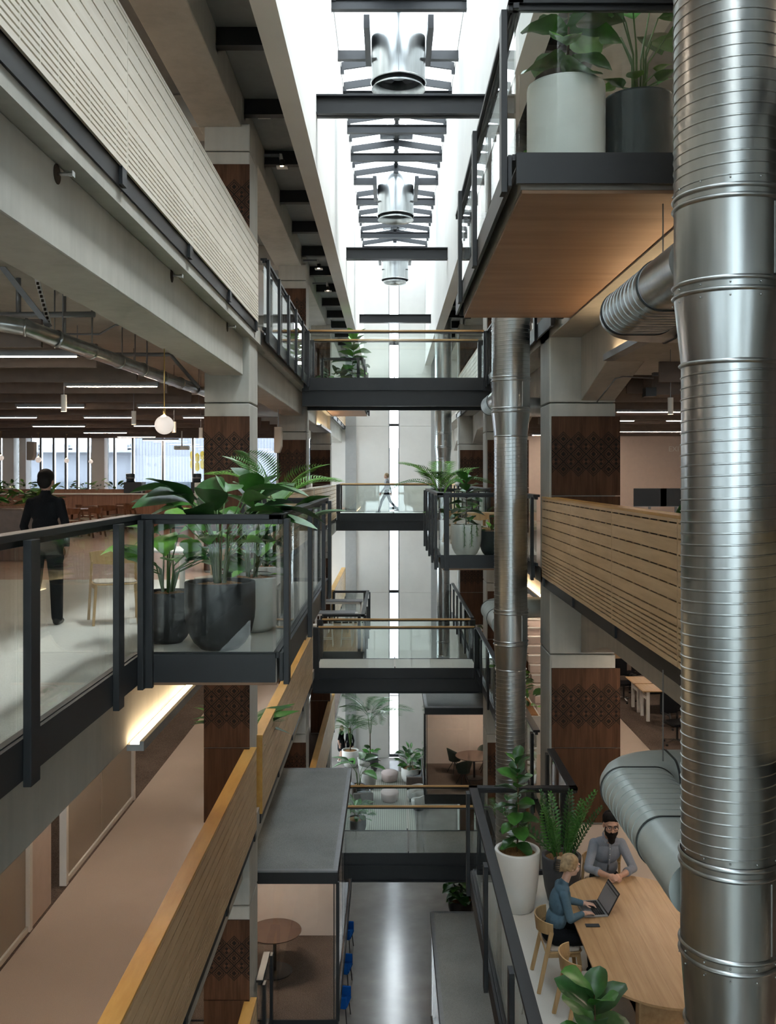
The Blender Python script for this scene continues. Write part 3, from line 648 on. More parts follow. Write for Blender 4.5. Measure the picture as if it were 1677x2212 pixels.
def riser(label, y, zb, zt=7.9):
    c = (2.05, y); r = thing('spiral_duct', label, 'duct', (2.05, y, zb), 'galvanised riser ducts')
    def cyl(nm, z0, z1, r0, r1): return MB().lathe([(r0, z0), (r1, z1)], (*c, 0), 64, False).build(nm, 'galv', r, True)
    def collar(zs, R_):
        m = MB()
        for z in zs: ring(m, c, R_, z, .03, .014)
        m.build('collar', 'galv', r, True)
    secs = [(zt, 3.305, .325, 'spiral'), (3.305, 2.69, .325, 'smooth'), (2.69, 2.29, (.325, .282), 'taper'), (2.29, -.65, .282, 'spiral'), (-.65, -1.27, .286, 'smooth'), (-1.27, -1.68, (.286, .255), 'taper'),
            (-1.68, -4.85, .255, 'spiral'), (-4.85, -5.5, .258, 'smooth'), (-5.5, -5.9, (.258, .22), 'taper'), (-5.9, zb, .22, 'spiral')]
    for a, b, q, kind in secs:
        if a <= zb: continue
        b = max(b, zb); r0, r1 = (q if isinstance(q, tuple) else (q, q))
        sec = cyl({'spiral': 'spiral_section', 'smooth': 'plain_section', 'taper': 'reducer'}[kind], b, a, r1, r0)
        if kind == 'spiral':
            m = MB(); helix(m, c, r0, b, a, .0675); sub(sec, m.build('seam', 'galv', r, False))
        if kind == 'smooth':
            collar((a-.012, a-.07), r0+.002); collar((b+.012, b+.075), r0+.002)
            sub(sec, MB().box(c[0]+.156, c[0]+.164, y-math.sqrt(r0**2-.16**2)-.004, y-math.sqrt(r0**2-.16**2)+.02, b+.1, a-.1).build('seam_strip', 'galv', r))
            m = MB()
            for k in range(12):
                a_ = 2*math.pi*k/12+.2
                for z in (a+.03, b-.03, b+.045): m.ball((c[0]+(r0+.006)*math.cos(a_), y+(r0+.006)*math.sin(a_), z), .006, 6, 4)
            o = m.build('rivets', 'galv', r, True); o['kind'] = 'stuff'; sub(sec, o)
        if kind == 'taper': collar((b+.0,), r1+.004)
    return r
riser('huge galvanised spiral duct filling the right edge', 5.8, -4.0)
riser('second galvanised spiral duct right of the footbridges', 16.4, -8.2)
riser('farthest and thinnest galvanised spiral duct', 37.6, -8.2)
def oval(w, h, n=20):
    """flat-oval section: width w, height h"""
    r = h/2; s = w/2-r; pts = []
    for i in range(n+1): a = -math.pi/2+math.pi*i/n; pts.append((s+r*math.cos(a), r*math.sin(a)))
    for i in range(n+1): a = math.pi/2+math.pi*i/n; pts.append((-s+r*math.cos(a), r*math.sin(a)))
    return pts
def oval_sweep(m, path, w, h):
    """path: list of (pos, side_vector); section stands on side_vector x Z"""
    o = oval(w, h); n = len(o); vs = []; fs = []
    for p, sv in path:
        p, sv = Vector(p), Vector(sv)
        for a, b in o: vs.append(p+sv*a+Vector((0, 0, b)))
    for i in range(len(path)-1):
        for k in range(n): k2 = (k+1) % n; fs.append((i*n+k, i*n+k2, (i+1)*n+k2, (i+1)*n+k))
    fs.append(tuple(range(n))); fs.append(tuple((len(path)-1)*n+k for k in range(n)))
    m.add(vs, fs)
def branch(label, y, z, mat):
    b = thing('oval_duct', label, 'duct', (2.05, y, z), 'flat-oval branch ducts')
    W_, H_ = .62, .36; X_ = Vector((1, 0, 0)); Y_ = Vector((0, 1, 0))
    ye = y+2.45
    m = MB(); oval_sweep(m, [((2.05, y+.2, z), X_), ((2.05, y+.95, z), X_)], W_, H_); m.build('stub', mat, b, True, auto=50)
    m = MB(); oval_sweep(m, [((2.05, y+.95, z), X_), ((2.05, y+2.12, z), X_)], W_*1.005, H_*1.01); m.build('spiral_run', mat, b, True, auto=50)
    m = MB()
    for i in range(10):
        yy = y+1.0+i*.118; oval_sweep(m, [((2.05, yy-.006, z), X_), ((2.05, yy+.006, z), X_)], W_*1.02, H_*1.03)
    o = m.build('seams', mat, b, True, auto=50)
    path = [((2.05, y+2.12, z), X_)]
    cx, cy = 2.05+.36, y+2.12
    for i in range(7):
        a = math.pi-i*math.pi/12; path.append(((cx+.36*math.cos(a), cy+.36*math.sin(a), z), Vector((-math.cos(a), -math.sin(a), 0))))
    m = MB(); oval_sweep(m, path, W_, H_); m.build('elbow', mat, b, True, auto=40)
    m = MB(); oval_sweep(m, [((cx, cy+.36, z), -Y_), ((3.9, cy+.36, z), -Y_)], W_, H_); m.build('cross_run', mat, b, True, auto=50)
    for yy in (y+.97, y+2.12):
        m = MB(); oval_sweep(m, [((2.05, yy-.008, z), X_), ((2.05, yy+.008, z), X_)], W_*1.035, H_*1.05); m.build('gasket', 'gasket', b, True, auto=50)
    m = MB(); oval_sweep(m, [((cx-.008, cy+.36, z), -Y_), ((cx+.008, cy+.36, z), -Y_)], W_*1.035, H_*1.05); m.build('gasket', 'gasket', b, True, auto=50)
    MB().tube([(2.3, y+2.3, z+H_/2), (2.3, y+2.3, z+.95)], .006, 6).build('hanger_rod', 'steel_grey', b)
branch('grey flat-oval branch duct bending in front of the lower right desks', 5.8, -.97, 'duct_paint')
branch('dark ribbed branch duct under the plywood balcony', 5.8, 2.97, 'galv')
branch('small branch duct beside the second riser above the stairs', 16.4, -.97, 'duct_paint')
branch('small branch duct behind the upper footbridge end', 16.4, 2.97, 'galv')
branch('grey branch duct seen at the bottom edge below the meeting balcony', 5.8, -5.17, 'duct_paint')

# ================================================================ extract fans in the skylight
def fan(label, px, yb, d, rpx, ytop):
    p = at(px, yb, d); r = rpx*d/F; zt = EZ-(ytop-VY)*d/F; f = thing('extract_fan', label, 'fan', p, 'galvanised extract fans in the skylight')
    c = (p.x, p.y, 0); zb = p.z
    MB().lathe([(r, zb+.16), (r, zt)], c, 48, False).build('drum', 'galv', f, True)
    MB().lathe([(r+.0, zb+.15), (r+.03, zb+.17), (r, zb+.19)], c, 48, False).build('drum_rim', 'galv', f, True)
    MB().lathe([(r*.86, zb+.2), (r*.9, zb+.08), (r, zb), (r*.995, zb), (r*.85, zb+.09), (r*.82, zb+.2)], c, 48, False).build('bell_mouth', 'galv', f, True)
    hub = MB().ball((p.x, p.y, zb+.42), (r*.42, r*.42, .16), 20, 10).build('motor_hub', 'steel_grey', f, True)
    for k in range(6):
        a = k*math.pi/3; m = MB().bar((p.x+r*.3*math.cos(a), p.y+r*.3*math.sin(a), zb+.45), (p.x+r*.95*math.cos(a), p.y+r*.95*math.sin(a), zb+.40), .3, .02); sub(hub, m.build('blade', 'steel_black', f))
    box('backing', 'steel_black', p.x-r*.98, p.x+r*.98, p.y-r*.6, p.y+r*.6, zb+.6, zb+.62, f)
    box('seam', 'steel_grey', p.x-.008, p.x+.008, p.y-r-.004, p.y-r+.02, zb+.2, zt, f)
    for s in (-1, 1): box('frame_bar', 'steel_black', p.x+s*(r+.09)-.07, p.x+s*(r+.09)+.07, p.y-r-.5, p.y+r+.3, 12.1, 12.42, f)
    MB().lathe([(r, zt), (r*.9, zt+.05), (r*.3, zt+.08)], c, 32, False, True).build('dome', 'galv', f, True)
fan('nearest and largest extract fan drum in the skylight', 861, 194, 23.6, 58.3, 50)
fan('middle extract fan drum in the skylight', 855, 476, 35.7, 38.9, 385)
fan('farthest extract fan drum in the skylight', 853.5, 612, 46.9, 28.5, 560)

# ================================================================ small projector spots on the left columns
SPL = ['square white projector spotlight nearest the camera beside the upper left column', 'second square white projector spotlight below the first purlins', 'third square white projector spotlight near the glass balustrade', 'farthest square white projector spotlight on the upper left']
for i, (px, py, d) in enumerate([(570, 250, 16.6), (610, 360, 18.8), (689, 580, 27.2), (709, 628, 30.4)]):
    p = at(px, py, d); s = thing('projector_spotlight', SPL[i], 'spotlight', p, 'projector spotlights on the upper left')
    MB().bar(p+Vector((-.52, .1, .25)), p+Vector((-.05, .1, .25)), .06, .05).build('arm', 'steel_grey', s)
    MB().bar(p+Vector((-.05, .1, .27)), p+Vector((0, 0, .05)), .05, .06).build('bracket', 'white_paint', s)
    m = MB().box(p.x-.11, p.x+.11, p.y-.08, p.y+.08, p.z-.03, p.z+.0); sf = m.build('square_frame', 'white_paint', s, bevel=.004)
    MB().lathe([(.05, p.z+.0), (.05, p.z+.13)], (p.x, p.y, 0), 14, True, True).build('can', 'black_plastic', s, True)
    sub(sf, box('lens', 'downlight_glow', p.x-.03, p.x+.03, p.y-.084, p.y-.081, p.z-.024, p.z-.006, s))

# ================================================================ ceilings: baffles, linear lights, downlights
def baffles(label, x0, x1, ys, z, mat='baffle'):
    for i, y in enumerate(ys):
        struct(box('ceiling_baffle', mat, x0, x1, y-.04, y+.02, z, z+.30), f'{label}, row {i+1} from the camera')
baffles('dark acoustic ceiling baffle over the cafe', -21.5, -3.75, [10.3+1.93*i for i in range(14)], 3.0)
baffles('dark acoustic ceiling baffle over the right office', 3.95, 12.9, [12.2+1.93*i for i in range(12)], 3.0)
for z, nm in ((L2, 'second'), (L4, 'fourth')):
    pass
cnt = {}
ORD = ['first', 'second', 'third', 'fourth', 'fifth', 'sixth', 'seventh', 'eighth', 'ninth', 'tenth', 'eleventh', 'twelfth', 'thirteenth', 'fourteenth', 'fifteenth', 'sixteenth', 'seventeenth', 'eighteenth', 'nineteenth', 'twentieth']
def linear(px0, px1, py, z, where, x=None):
    d = (z-EZ)*F/(VY-py); a, b = ((px0-VX)*d/F, (px1-VX)*d/F)
    linear_w(a, b, d, z, where)
def linear_w(a, b, y, z, where, mat='led_linear'):
    k = cnt[where] = cnt.get(where, 0)+1
    l = thing('linear_light', f'slim linear light {where}, {ORD[k-1]} in order of distance', 'light', ((a+b)/2, y, z), 'slim linear ceiling lights')
    box('housing', 'steel_grey', a-.03, b+.03, y-.05, y+.05, z, z+.07, l); box('diffuser', mat, a, b, y-.026, y+.026, z-.008, z, l)
    hz = .87 if z < 7 and z > LG+3.5 else (.60 if z < LG+3.5 else .90)
    for x in (a+.15, b-.15): box('hanger', 'steel_grey', x-.005, x+.005, y-.005, y+.005, z+.07, z+.07+hz, l)
W1 = 'over the cafe'
for p in [(-60, 164, 770), (146, 338, 835), (38, 180, 880), (300, 446, 880), (-40, 78, 902), (183, 285, 902), (397, 500, 902), (72, 182, 921), (290, 360, 920), (182, 273, 935), (255, 335, 944), (310, 385, 951)]:
    linear(*p, 2.99, W1)
for X_, Y_ in ((-12, 6), (-7, 6), (-12, 9), (-7.5, 2)): linear_w(X_-1.2, X_+1.2, Y_, 2.99, W1)
W2 = 'over the right office'
for p in [(1334, 1470, 890), (1332, 1370, 909), (1441, 1500, 909), (1470, 1560, 853)]: linear(*p, 2.99, W2)
for X_, Y_ in ((7, 12), (10, 16), (8, 30), (10, 24), (6, 32.5)): linear_w(X_-1.2, X_+1.2, Y_, 2.99, W2)
for z, nm in ((L2, 'second'), (L4, 'fourth'), (L1, 'first')):
    for X_ in ((-4.0, -8.5) if z < L4 else (-5.2, -8.5)):
        for Y_ in (4, 9, 14, 19, 24, 30): linear_w(X_-.9, X_+.9, Y_, z+2.95, f'on the left of the {nm} storey')
    for X_ in ((4.6, 8.5) if z < L4 else (5.4, 8.5)):
        for Y_ in (6, 11, 15, 20, 24, 30): linear_w(X_-.9, X_+.9, Y_, z+2.95, f'on the right of the {nm} storey')
for X_ in (-5, 5):
    for Y_ in (14, 20, 26, 32, 38, 44): linear_w(X_-1, X_+1, Y_, LG+3.3, 'on the ground floor')
def downlight(px, py, hpx, d, label):
    p = at(px, py, d); l = thing('cylinder_downlight', label, 'light', p, 'white cylinder downlights'); r = 6.2*14.5/F*(d/14.5)**0*1.0
    r = .042; h = hpx*d/F
    MB().lathe([(r, p.z), (r, p.z+h)], (p.x, p.y, 0), 18, False, True).build('can', 'white_paint', l, True, auto=40)
    MB().lathe([(r*.9, p.z+.006), (r*.1, p.z+.006)], (p.x, p.y, 0), 18, False, True).build('lamp_face', 'downlight_glow', l)
    MB().tube([(p.x, p.y, p.z+h), (p.x, p.y, 3.93)], .006, 6).build('stem', 'steel_grey', l)
for a in [(138, 889, 36, 14.4, 'nearest white cylinder downlight over the cafe'), (289, 917, 29, 17.4, 'second white cylinder downlight over the cafe'), (376, 934, 23, 20, 'white cylinder downlight just behind the globe pendant'), (434, 946, 22, 21.5, 'white cylinder downlight next to the carved column'), (1449, 895, 36, 14.4, 'white cylinder downlight over the right office')]: downlight(*a)
# brass globe pendant under the beam, and small globes by the windows
def globe(px, py, rpx, d, ytop, label):
    p = at(px, py, d); r = rpx*d/F; zt = EZ-(ytop-VY)*d/F; g = thing('globe_pendant', label, 'pendant light', p, 'globe pendants in the cafe')
    gb = MB().ball(p, r, 28, 16).build('globe', 'globe_glow', g, True)
    sub(gb, MB().ball(p+Vector((0, -r*.2, r*.62)), r*.42, 12, 8).build('bulb', 'bulb', g, True))
    MB().tube([p+Vector((0, 0, r*.95)), p+Vector((0, 0, r*1.75))], r*.17, 10).build('cap', 'brass', g, True)
    MB().tube([p+Vector((0, 0, r*1.6)), (p.x, p.y, zt)], max(.006, r*.06), 8).build('rod', 'brass', g, True)
    MB().lathe([(r*.5, zt-.012), (r*.45, zt)], (p.x, p.y, 0), 16, True, True).build('rose', 'brass', g)
globe(355, 918, 20.5, 12.6, 741, 'large white globe pendant on a brass rod under the concrete beam')
for i, (px, py, r) in enumerate([(2, 989, 6), (83, 993, 6.4), (144, 995, 5.2), (196, 997, 4.6)]):
    globe(px, py, r, 30+i, VY-(3.0-EZ)*F/(30+i), ['small globe pendant at the very left edge of the cafe windows', 'small globe pendant left of the standing person', 'small globe pendant above the standing person', 'small globe pendant right of the standing person'][i])

# ================================================================ services under the cafe slab
def pipe(label, pts, r, mat, name='service_pipe', cat='pipe', n=10, bands=0):
    o = thing(name, label, cat, pts[0], 'services under the cafe ceiling'); MB().tube(pts, r, n).build('pipe', mat, o, True)
    if bands:
        pts = [Vector(p) for p in pts]
        for a, b in zip(pts[:-1], pts[1:]):
            L = (b-a).length; k = max(1, int(L/bands))
            for i in range(1, k+1):
                c = a+(b-a)*i/k; d = (b-a).normalized()*.012; MB().tube([c-d, c+d], r*1.14, n).build('band', mat, o, True)
    return o
pipe('foil-wrapped round duct sloping along the upper left beam', [(-7.5, 9.6, 3.2), (-4.15, 9.6, 3.18), (-3.72, 9.75, 3.13), (-3.52, 10.1, 3.06), (-3.28, 17.2, 3.1)], .085, 'galv', 'foil_duct', 'duct', 16, .9)
pipe('grey pipe running across below the upper left slab', [at(-40, 681, 11.2), at(205, 679, 11.2)], .035, 'steel_grey')
pipe('vertical drop pipe joining the grey cross pipe', [at(40, 678, 11.2), at(40, 600, 11.2)], .03, 'steel_grey')
pipe('electrical conduit curving along the beam to the globe pendant', [at(-30, 722, 12.9), at(215, 722, 12.9), at(250, 702, 12.9), at(300, 701, 12.8), at(357, 739, 12.7)], .014, 'steel_grey')
pipe('grey pipe low behind the globe pendant', [at(200, 766, 15.5), at(368, 766, 15.5), at(430, 838, 15.8)], .035, 'steel_grey')
for i, (px, y0, y1, d) in enumerate([(118, 627, 712, 11.5), (140, 640, 726, 11.8), (199, 670, 745, 12.0), (264, 706, 770, 13), (292, 722, 790, 13.5), (318, 737, 800, 14)]):
    pipe(f'{ORD[i]} thin vertical hanger rod from the left over the cafe', [at(px, y0, d), at(px, y1, d)], .009 if i != 1 else .018, 'steel_grey', 'hanger_rod', 'rod', 6)
st = thing('bracing_strut', 'dark diagonal steel strut at the upper left ceiling', 'strut', at(0, 560, 10.6)); MB().bar(at(-20, 545, 10.6), at(108, 708, 10.6), .03, .06).build('bar', 'steel_grey', st)
st = thing('bracing_strut', 'perforated light steel strut at the upper left ceiling', 'strut', at(80, 605, 10.7)); MB().bar(at(80, 602, 10.7), at(108, 706, 10.7), .05, .02).build('channel', 'white_paint', st)
for i in range(10):
    p = at(82+2.6*i, 612+9.3*i, 10.68); MB().box(p.x-.011, p.x+.011, p.y-.02, p.y+.0, p.z-.018, p.z+.012).build('slot', 'dark_gap', st)
cs = thing('cassette_unit', 'ceiling cassette unit with cables over the right office', 'ceiling unit', at(1440, 840, 15.5))
p = at(1395, 850, 15.5); box('body', 'baffle', p.x+.1, p.x+1.3, p.y, p.y+.6, p.z-.02, p.z+.3, cs); box('junction_box', 'black_plastic', p.x-.02, p.x+.15, p.y-.1, p.y+.1, p.z-.05, p.z+.09, cs)
box('tray', 'steel_grey', p.x+.1, p.x+1.4, p.y-.12, p.y, p.z+.28, p.z+.33, cs)
pipe('conduit following the haunched beam on the right', [at(1290, 868, 15.3), at(1330, 818, 14.6), at(1345, 814, 14.6), at(1412, 817, 15.2)], .012, 'steel_grey')
pj = thing('projector', 'white ceiling projector above the bar counter', 'projector', at(393, 968, 30)); p = at(393, 968, 30); box('body', 'white_paint', p.x-.22, p.x+.22, p.y-.15, p.y+.15, p.z-.05, p.z+.07, pj, .02); box('grille', 'steel_grey', p.x-.18, p.x-.02, p.y-.155, p.y-.15, p.z-.02, p.z+.04, pj); MB().tube([p+Vector((0, 0, .07)), (p.x, p.y, 3.93)], .02, 8).build('mount', 'white_paint', pj)
for i, (px, py, d, w_, h_) in enumerate([(65, 974, 34, 16, 40), (600, 950, 24, 16, 56)]):
    p = at(px, py, d); sc_ = d/F; b = thing('roller_screen', ['cream acoustic fin hanging by the left cafe windows', 'cream acoustic fin hanging behind the nearest column'][i], 'screen', p)
    a = [(p.x-w_/2*sc_, p.y, p.z-h_/2*sc_), (p.x+w_*.2*sc_, p.y, p.z-h_/2*sc_), (p.x+w_/2*sc_, p.y, p.z-h_*.25*sc_), (p.x+w_/2*sc_, p.y, p.z+h_/2*sc_), (p.x-w_/2*sc_, p.y, p.z+h_/2*sc_)]
    MB().extr(a, (0, .3, 0)).build('fin', 'seat_cloth', b, bevel=.02); box('drop_rod', 'steel_grey', p.x-.01, p.x+.01, p.y+.14, p.y+.16, p.z+h_/2*sc_, 3.93, b)
# ================================================================ plants
def leaf_mesh(name, L, W_, prof, droop, fold, wave, mat, nl=8, ns=4, curl=0.):
    m = MB(); vs = []; fs = []
    for i in range(nl+1):
        t = i/nl; w = W_*prof(t)
        for j in range(-ns//2, ns//2+1):
            s = j/(ns/2); y = L*(t-.12*droop*t*t); z = -droop*L*.55*t*t+fold*abs(s)*w+wave*math.sin(t*9+s*2)*w*abs(s)-curl*s*s*w
            vs.append((s*w/2, y, z))
    k = ns+1
    for i in range(nl):
        for j in range(ns): fs.append((i*k+j, i*k+j+1, (i+1)*k+j+1, (i+1)*k+j))
    m.add(vs, fs); me = m.mesh(name, (mat,), True); return me
fid = lambda t: max(.03, (math.sin(math.pi*min(1, t**.75*1.0))**.6)*(.55+.55*t)) if 0 < t < 1 else .04
ell = lambda t: max(.03, math.sin(math.pi*t)**.8)
lance = lambda t: max(.03, math.sin(math.pi*t**.8)**1.0)
heart = lambda t: max(.04, math.sin(math.pi*t**.55)**.9)
LEAF = {}
for mt in ('dark', 'mid', 'light', 'silver'):
    LEAF['fid', mt] = leaf_mesh('leaf', .28, .235, fid, .35, .16, .06, 'leaf_'+mt)
    LEAF['ell', mt] = leaf_mesh('leaf', .42, .20, ell, .5, .14, .03, 'leaf_'+mt)
    LEAF['lan', mt] = leaf_mesh('leaf', .34, .085, lance, .45, .2, .0, 'leaf_'+mt, 7, 2)
    LEAF['hea', mt] = leaf_mesh('leaf', .26, .20, heart, .5, .12, .03, 'leaf_'+mt)
    LEAF['sml', mt] = leaf_mesh('leaf', .12, .06, ell, .3, .15, 0, 'leaf_'+mt, 4, 2)
def frond_mesh(name, L, n, lw, ll, droop, mat, vee=.5, zz=False):
    m = MB(); pts = []; N = 12
    for i in range(N+1): t = i/N; pts.append(Vector((0, L*(t-.22*droop*t*t), -droop*L*.5*t*t)))
    m.tube(pts, [max(.0025, .011*(1-.8*i/N)) for i in range(N+1)], 5)
    for i in range(n):
        t = .16+.84*i/(n-1); k = min(N-1, int(t*N)); f_ = t*N-k; p = pts[k].lerp(pts[k+1], f_); d = (pts[k+1]-pts[k]).normalized()
        up = Vector((1, 0, 0)).cross(d).normalized(); l = ll*(math.sin(math.pi*(.12+.8*t))**.7)*(1 if not zz else 1)
        for s in (-1, 1):
            o = (Vector((s, 0, 0))*.85+d*(.55 if not zz else .45)+up*vee).normalized(); q = p+o*l*.5+up*(-.02*l); e = p+o*l-Vector((0, 0, .25*l if not zz else 0))
            w_ = d*lw*.5
            m.add([p, q-w_, e, q+w_, q+up*lw*.15], [(0, 1, 4), (0, 4, 3), (1, 2, 4), (4, 2, 3)])
    return m.mesh(name, (mat,), False)
FROND = {('palm', mt): frond_mesh('frond', .95, 19, .03, .38, 1.0, 'leaf_'+mt, .25) for mt in ('dark', 'mid', 'light')}
FROND['kentia', 'dark'] = frond_mesh('frond', 1.7, 26, .045, .6, 1.15, 'leaf_dark', .15)
for mt in ('dark', 'mid'): FROND['zz', mt] = frond_mesh('stalk', .8, 15, .045, .10, .25, 'leaf_'+mt, .35, True)
def aim(o, base, az, el, roll=0., sc=1.):
    """leaf/frond built along +y: azimuth az (degrees, 0 = +x, 90 = away), elevation el"""
    q = Quaternion((0, 0, 1), R(az-90)) @ Quaternion((1, 0, 0), R(el)) @ Quaternion((0, 1, 0), R(roll))
    o.rotation_mode = 'QUATERNION'; o.rotation_quaternion = q; o.location = base; o.scale = (sc, sc, sc)
def leaf(par, me, base, az, el, roll=0., sc=1., name='leaf'):
    o = obj(name, me, None, par); aim(o, Vector(base), az, el, roll, sc); return o
rnd = random.Random(11)
def U(a, b): return rnd.uniform(a, b)
# all plant functions work in pot-local coordinates (origin = pot base centre), z0 = soil height
def fiddle(par, z0, h, n=16, sc=1., mats=('dark', 'mid'), lean=(0, 0), low=.1, x=0., y=0.):
    n = round(n*1.45); sc *= 1.22
    top = Vector((x+lean[0], y+lean[1], z0+h)); b = Vector((x, y, z0-.02))
    MB_local = MB().tube([b, b.lerp(top, .5)+Vector((.015, .01, 0)), top], [.013, .011, .006], 6); o = MB_local.mesh('stem', ('stem_brown',), True); obj('stem', o, None, par)
    a = U(0, 360)
    for i in range(n):
        t = low+(1-low)*i/(n-1); p = b.lerp(top, t); a += 137.5+U(-15, 15); el = -5+62*max(0, (t-.3)/.7)**1.3+U(-10, 10)
        leaf(par, LEAF['fid', rnd.choice(mats)], p, a, el, U(-18, 18), sc*U(.85, 1.15)*(1.0 if t < .85 else .85))
def paddle(par, z0, n=9, hmin=.5, hmax=.9, spread=.35, sc=1., kind='ell', mats=('dark', 'mid', 'light'), dirs=None, x=0., y=0.):
    n = round(n*1.35); sc *= 1.25
    for i in range(n):
        az = (i*360/n+U(-25, 25)) if dirs is None else dirs[i]; h = U(hmin, hmax); r = spread*U(.5, 1.0)
        b = Vector((x+.05*math.cos(R(az)), y+.05*math.sin(R(az)), z0)); e = Vector((x+r*math.cos(R(az)), y+r*math.sin(R(az)), z0+h)); mid = b.lerp(e, .55)+Vector((-.3*r*math.cos(R(az)), -.3*r*math.sin(R(az)), .04))
        obj('stalk', MB().tube([b, mid, e], [.010, .008, .006], 5).mesh('stalk', ('stem_green',), True), None, par)
        leaf(par, LEAF[kind, rnd.choice(mats)], e, az, U(-5, 45), U(-25, 25), sc*U(.85, 1.2))
def palm(par, z0, n=8, sc=1., mats=('mid', 'light'), h=.3, elr=(35, 75), kind='palm', trunk=0., dirs=None, x=0., y=0.):
    if trunk: obj('trunk', MB().tube([(x, y, z0-.02), (x, y, z0+trunk)], [.035, .025], 7).mesh('trunk', ('stem_brown',), True), None, par)
    for i in range(n):
        az = i*360/n+U(-20, 20) if dirs is None else dirs[i]; b = Vector((x+.03*math.cos(R(az)), y+.03*math.sin(R(az)), z0+trunk))
        e = b+Vector((.10*math.cos(R(az)), .10*math.sin(R(az)), h*U(.7, 1.15)))
        obj('stalk', MB().tube([b, e], [.010, .006], 5).mesh('stalk', ('stem_green',), True), None, par)
        leaf(par, FROND[kind, rnd.choice(mats)], e, az, U(*elr), U(-8, 8), sc*U(.85, 1.1), 'frond')
def zz(par, z0, n=9, sc=1., dirs=None, els=None, x=0., y=0., rad=.16):
    for i in range(n):
        az = i*360/n+U(-15, 15) if dirs is None else dirs[i]; el = U(62, 84) if els is None else els[i]
        leaf(par, FROND['zz', rnd.choice(('dark', 'mid'))], (x+rad*U(.3, 1)*math.cos(R(az)), y+rad*U(.3, 1)*math.sin(R(az)), z0-.02), az, el, U(-90, 90), sc*U(.75, 1.1), 'stalk')
def bush(par, z0, n=26, r=.25, h=.3, sc=1., kind='sml', mats=('dark', 'mid'), x=0., y=0., fixed=None):
    for i in range(n):
        az = U(0, 360); t = U(0, 1)**.5; z = z0+h*U(.05, 1)*(1-.45*t); p = (x+r*t*.75*math.cos(R(az)), y+r*t*.75*math.sin(R(az)), z)
        leaf(par, LEAF[kind, rnd.choice(mats)], p, az+U(-30, 30), U(-10, 65)*(1-.4*t), U(-30, 30), sc*U(.8, 1.25))
def pot(par, Rr, H, mat, style='u', soil='coir', sub=0.):
    if style == 'u': pr = [(Rr*.42, 0), (Rr*.55, .004), (Rr*.74, H*.10), (Rr*.90, H*.26), (Rr*.98, H*.45), (Rr, H*.6), (Rr, H*.985), (Rr*.985, H), (Rr*.90, H), (Rr*.885, H*.985), (Rr*.885, H*.90)]
    elif style == 'cyl': pr = [(Rr*.97, 0), (Rr*.985, H*.02), (Rr, H*.1), (Rr, H*.97), (Rr*.985, H), (Rr*.91, H), (Rr*.9, H*.97), (Rr*.9, H*.9)]
    else: pr = [(Rr*.66, 0), (Rr*.70, .006), (Rr*.86, H*.3), (Rr*.96, H*.62), (Rr, H*.985), (Rr*.985, H), (Rr*.86, H), (Rr*.845, H*.985), (Rr*.84, H*.9)]
    po = obj('pot', MB().lathe(pr, (0, 0, 0), 40).mesh('pot', (mat,), True), None, par)
    ri = pr[-1][0]; m = MB(); z = H*.915; n = 30; rows = [(1, 0), (.75, .02), (.45, .035), (.15, .03)]
    vs = []; fs = []
    for q, up in rows:
        for k in range(n): t = 2*math.pi*k/n; vs.append((ri*q*math.cos(t), ri*q*math.sin(t), z+up+U(-.008, .012)*(q < 1)))
    for i in range(len(rows)-1):
        for k in range(n): k2 = (k+1) % n; fs.append((i*n+k, i*n+k2, (i+1)*n+k2, (i+1)*n+k))
    fs.append(tuple(3*n+k for k in range(n))); m.add(vs, fs); obj('soil', m.mesh('soil', (soil,), True), None, po)
    return z+.03
def planter(label, loc, Rr, H, mat, style='u', group=None, name='potted_plant', cat='plant'):
    p = thing(name, label, cat, loc, group or 'potted plants round the atrium'); return p, pot(p, Rr, H, mat, style)
# --- left balcony on the cafe storey
p, z = planter('charcoal round planter with long-stalked paddle leaves on the left balcony', (-1.61, 9.02, 0), .33, .63, 'pot_charcoal')
paddle(p, z, 15, .55, .86, .42, 1.15, 'ell', ('dark', 'dark', 'mid')); paddle(p, z, 5, .30, .5, .3, .9, 'hea', ('mid', 'light'))
p, z = planter('black round planter with arching green foliage beside the charcoal one', (-2.17, 9.32, 0), .245, .50, 'pot_black')
paddle(p, z, 11, .25, .5, .42, .8, 'hea', ('mid', 'light', 'dark')); paddle(p, z, 3, .5, .62, .12, .95, 'ell', ('light', 'light'))
p, z = planter('white round planter partly hidden behind the charcoal one', (-1.46, 10.05, 0), .345, .575, 'pot_white')
bush(p, z, 30, .34, .36, 1.9, 'sml', ('dark', 'mid', 'light')); paddle(p, z, 6, .35, .65, .3, .8, 'hea', ('mid', 'light'))
p, z = planter('tall fiddle-leaf plant rising above the left balcony handrail', (-1.62, 11.0, 0), .26, .5, 'pot_grey')
fiddle(p, z, .98, 13, 1.35, ('dark', 'mid'), (.05, 0), .15)
p, z = planter('plant with a large pale striped leaf over the balcony corner', (-1.55, 12.0, 0), .27, .5, 'pot_white')
paddle(p, z, 8, .5, .85, .5, 1.15, 'ell', ('silver', 'dark', 'mid')); zz(p, z, 4, .8)
p, z = planter('feathery palm at the far end of the left balcony', (-1.65, 13.6, 0), .28, .5, 'pot_charcoal')
palm(p, z, 9, .95, ('mid', 'light'), .45, (40, 75), 'palm', .35)
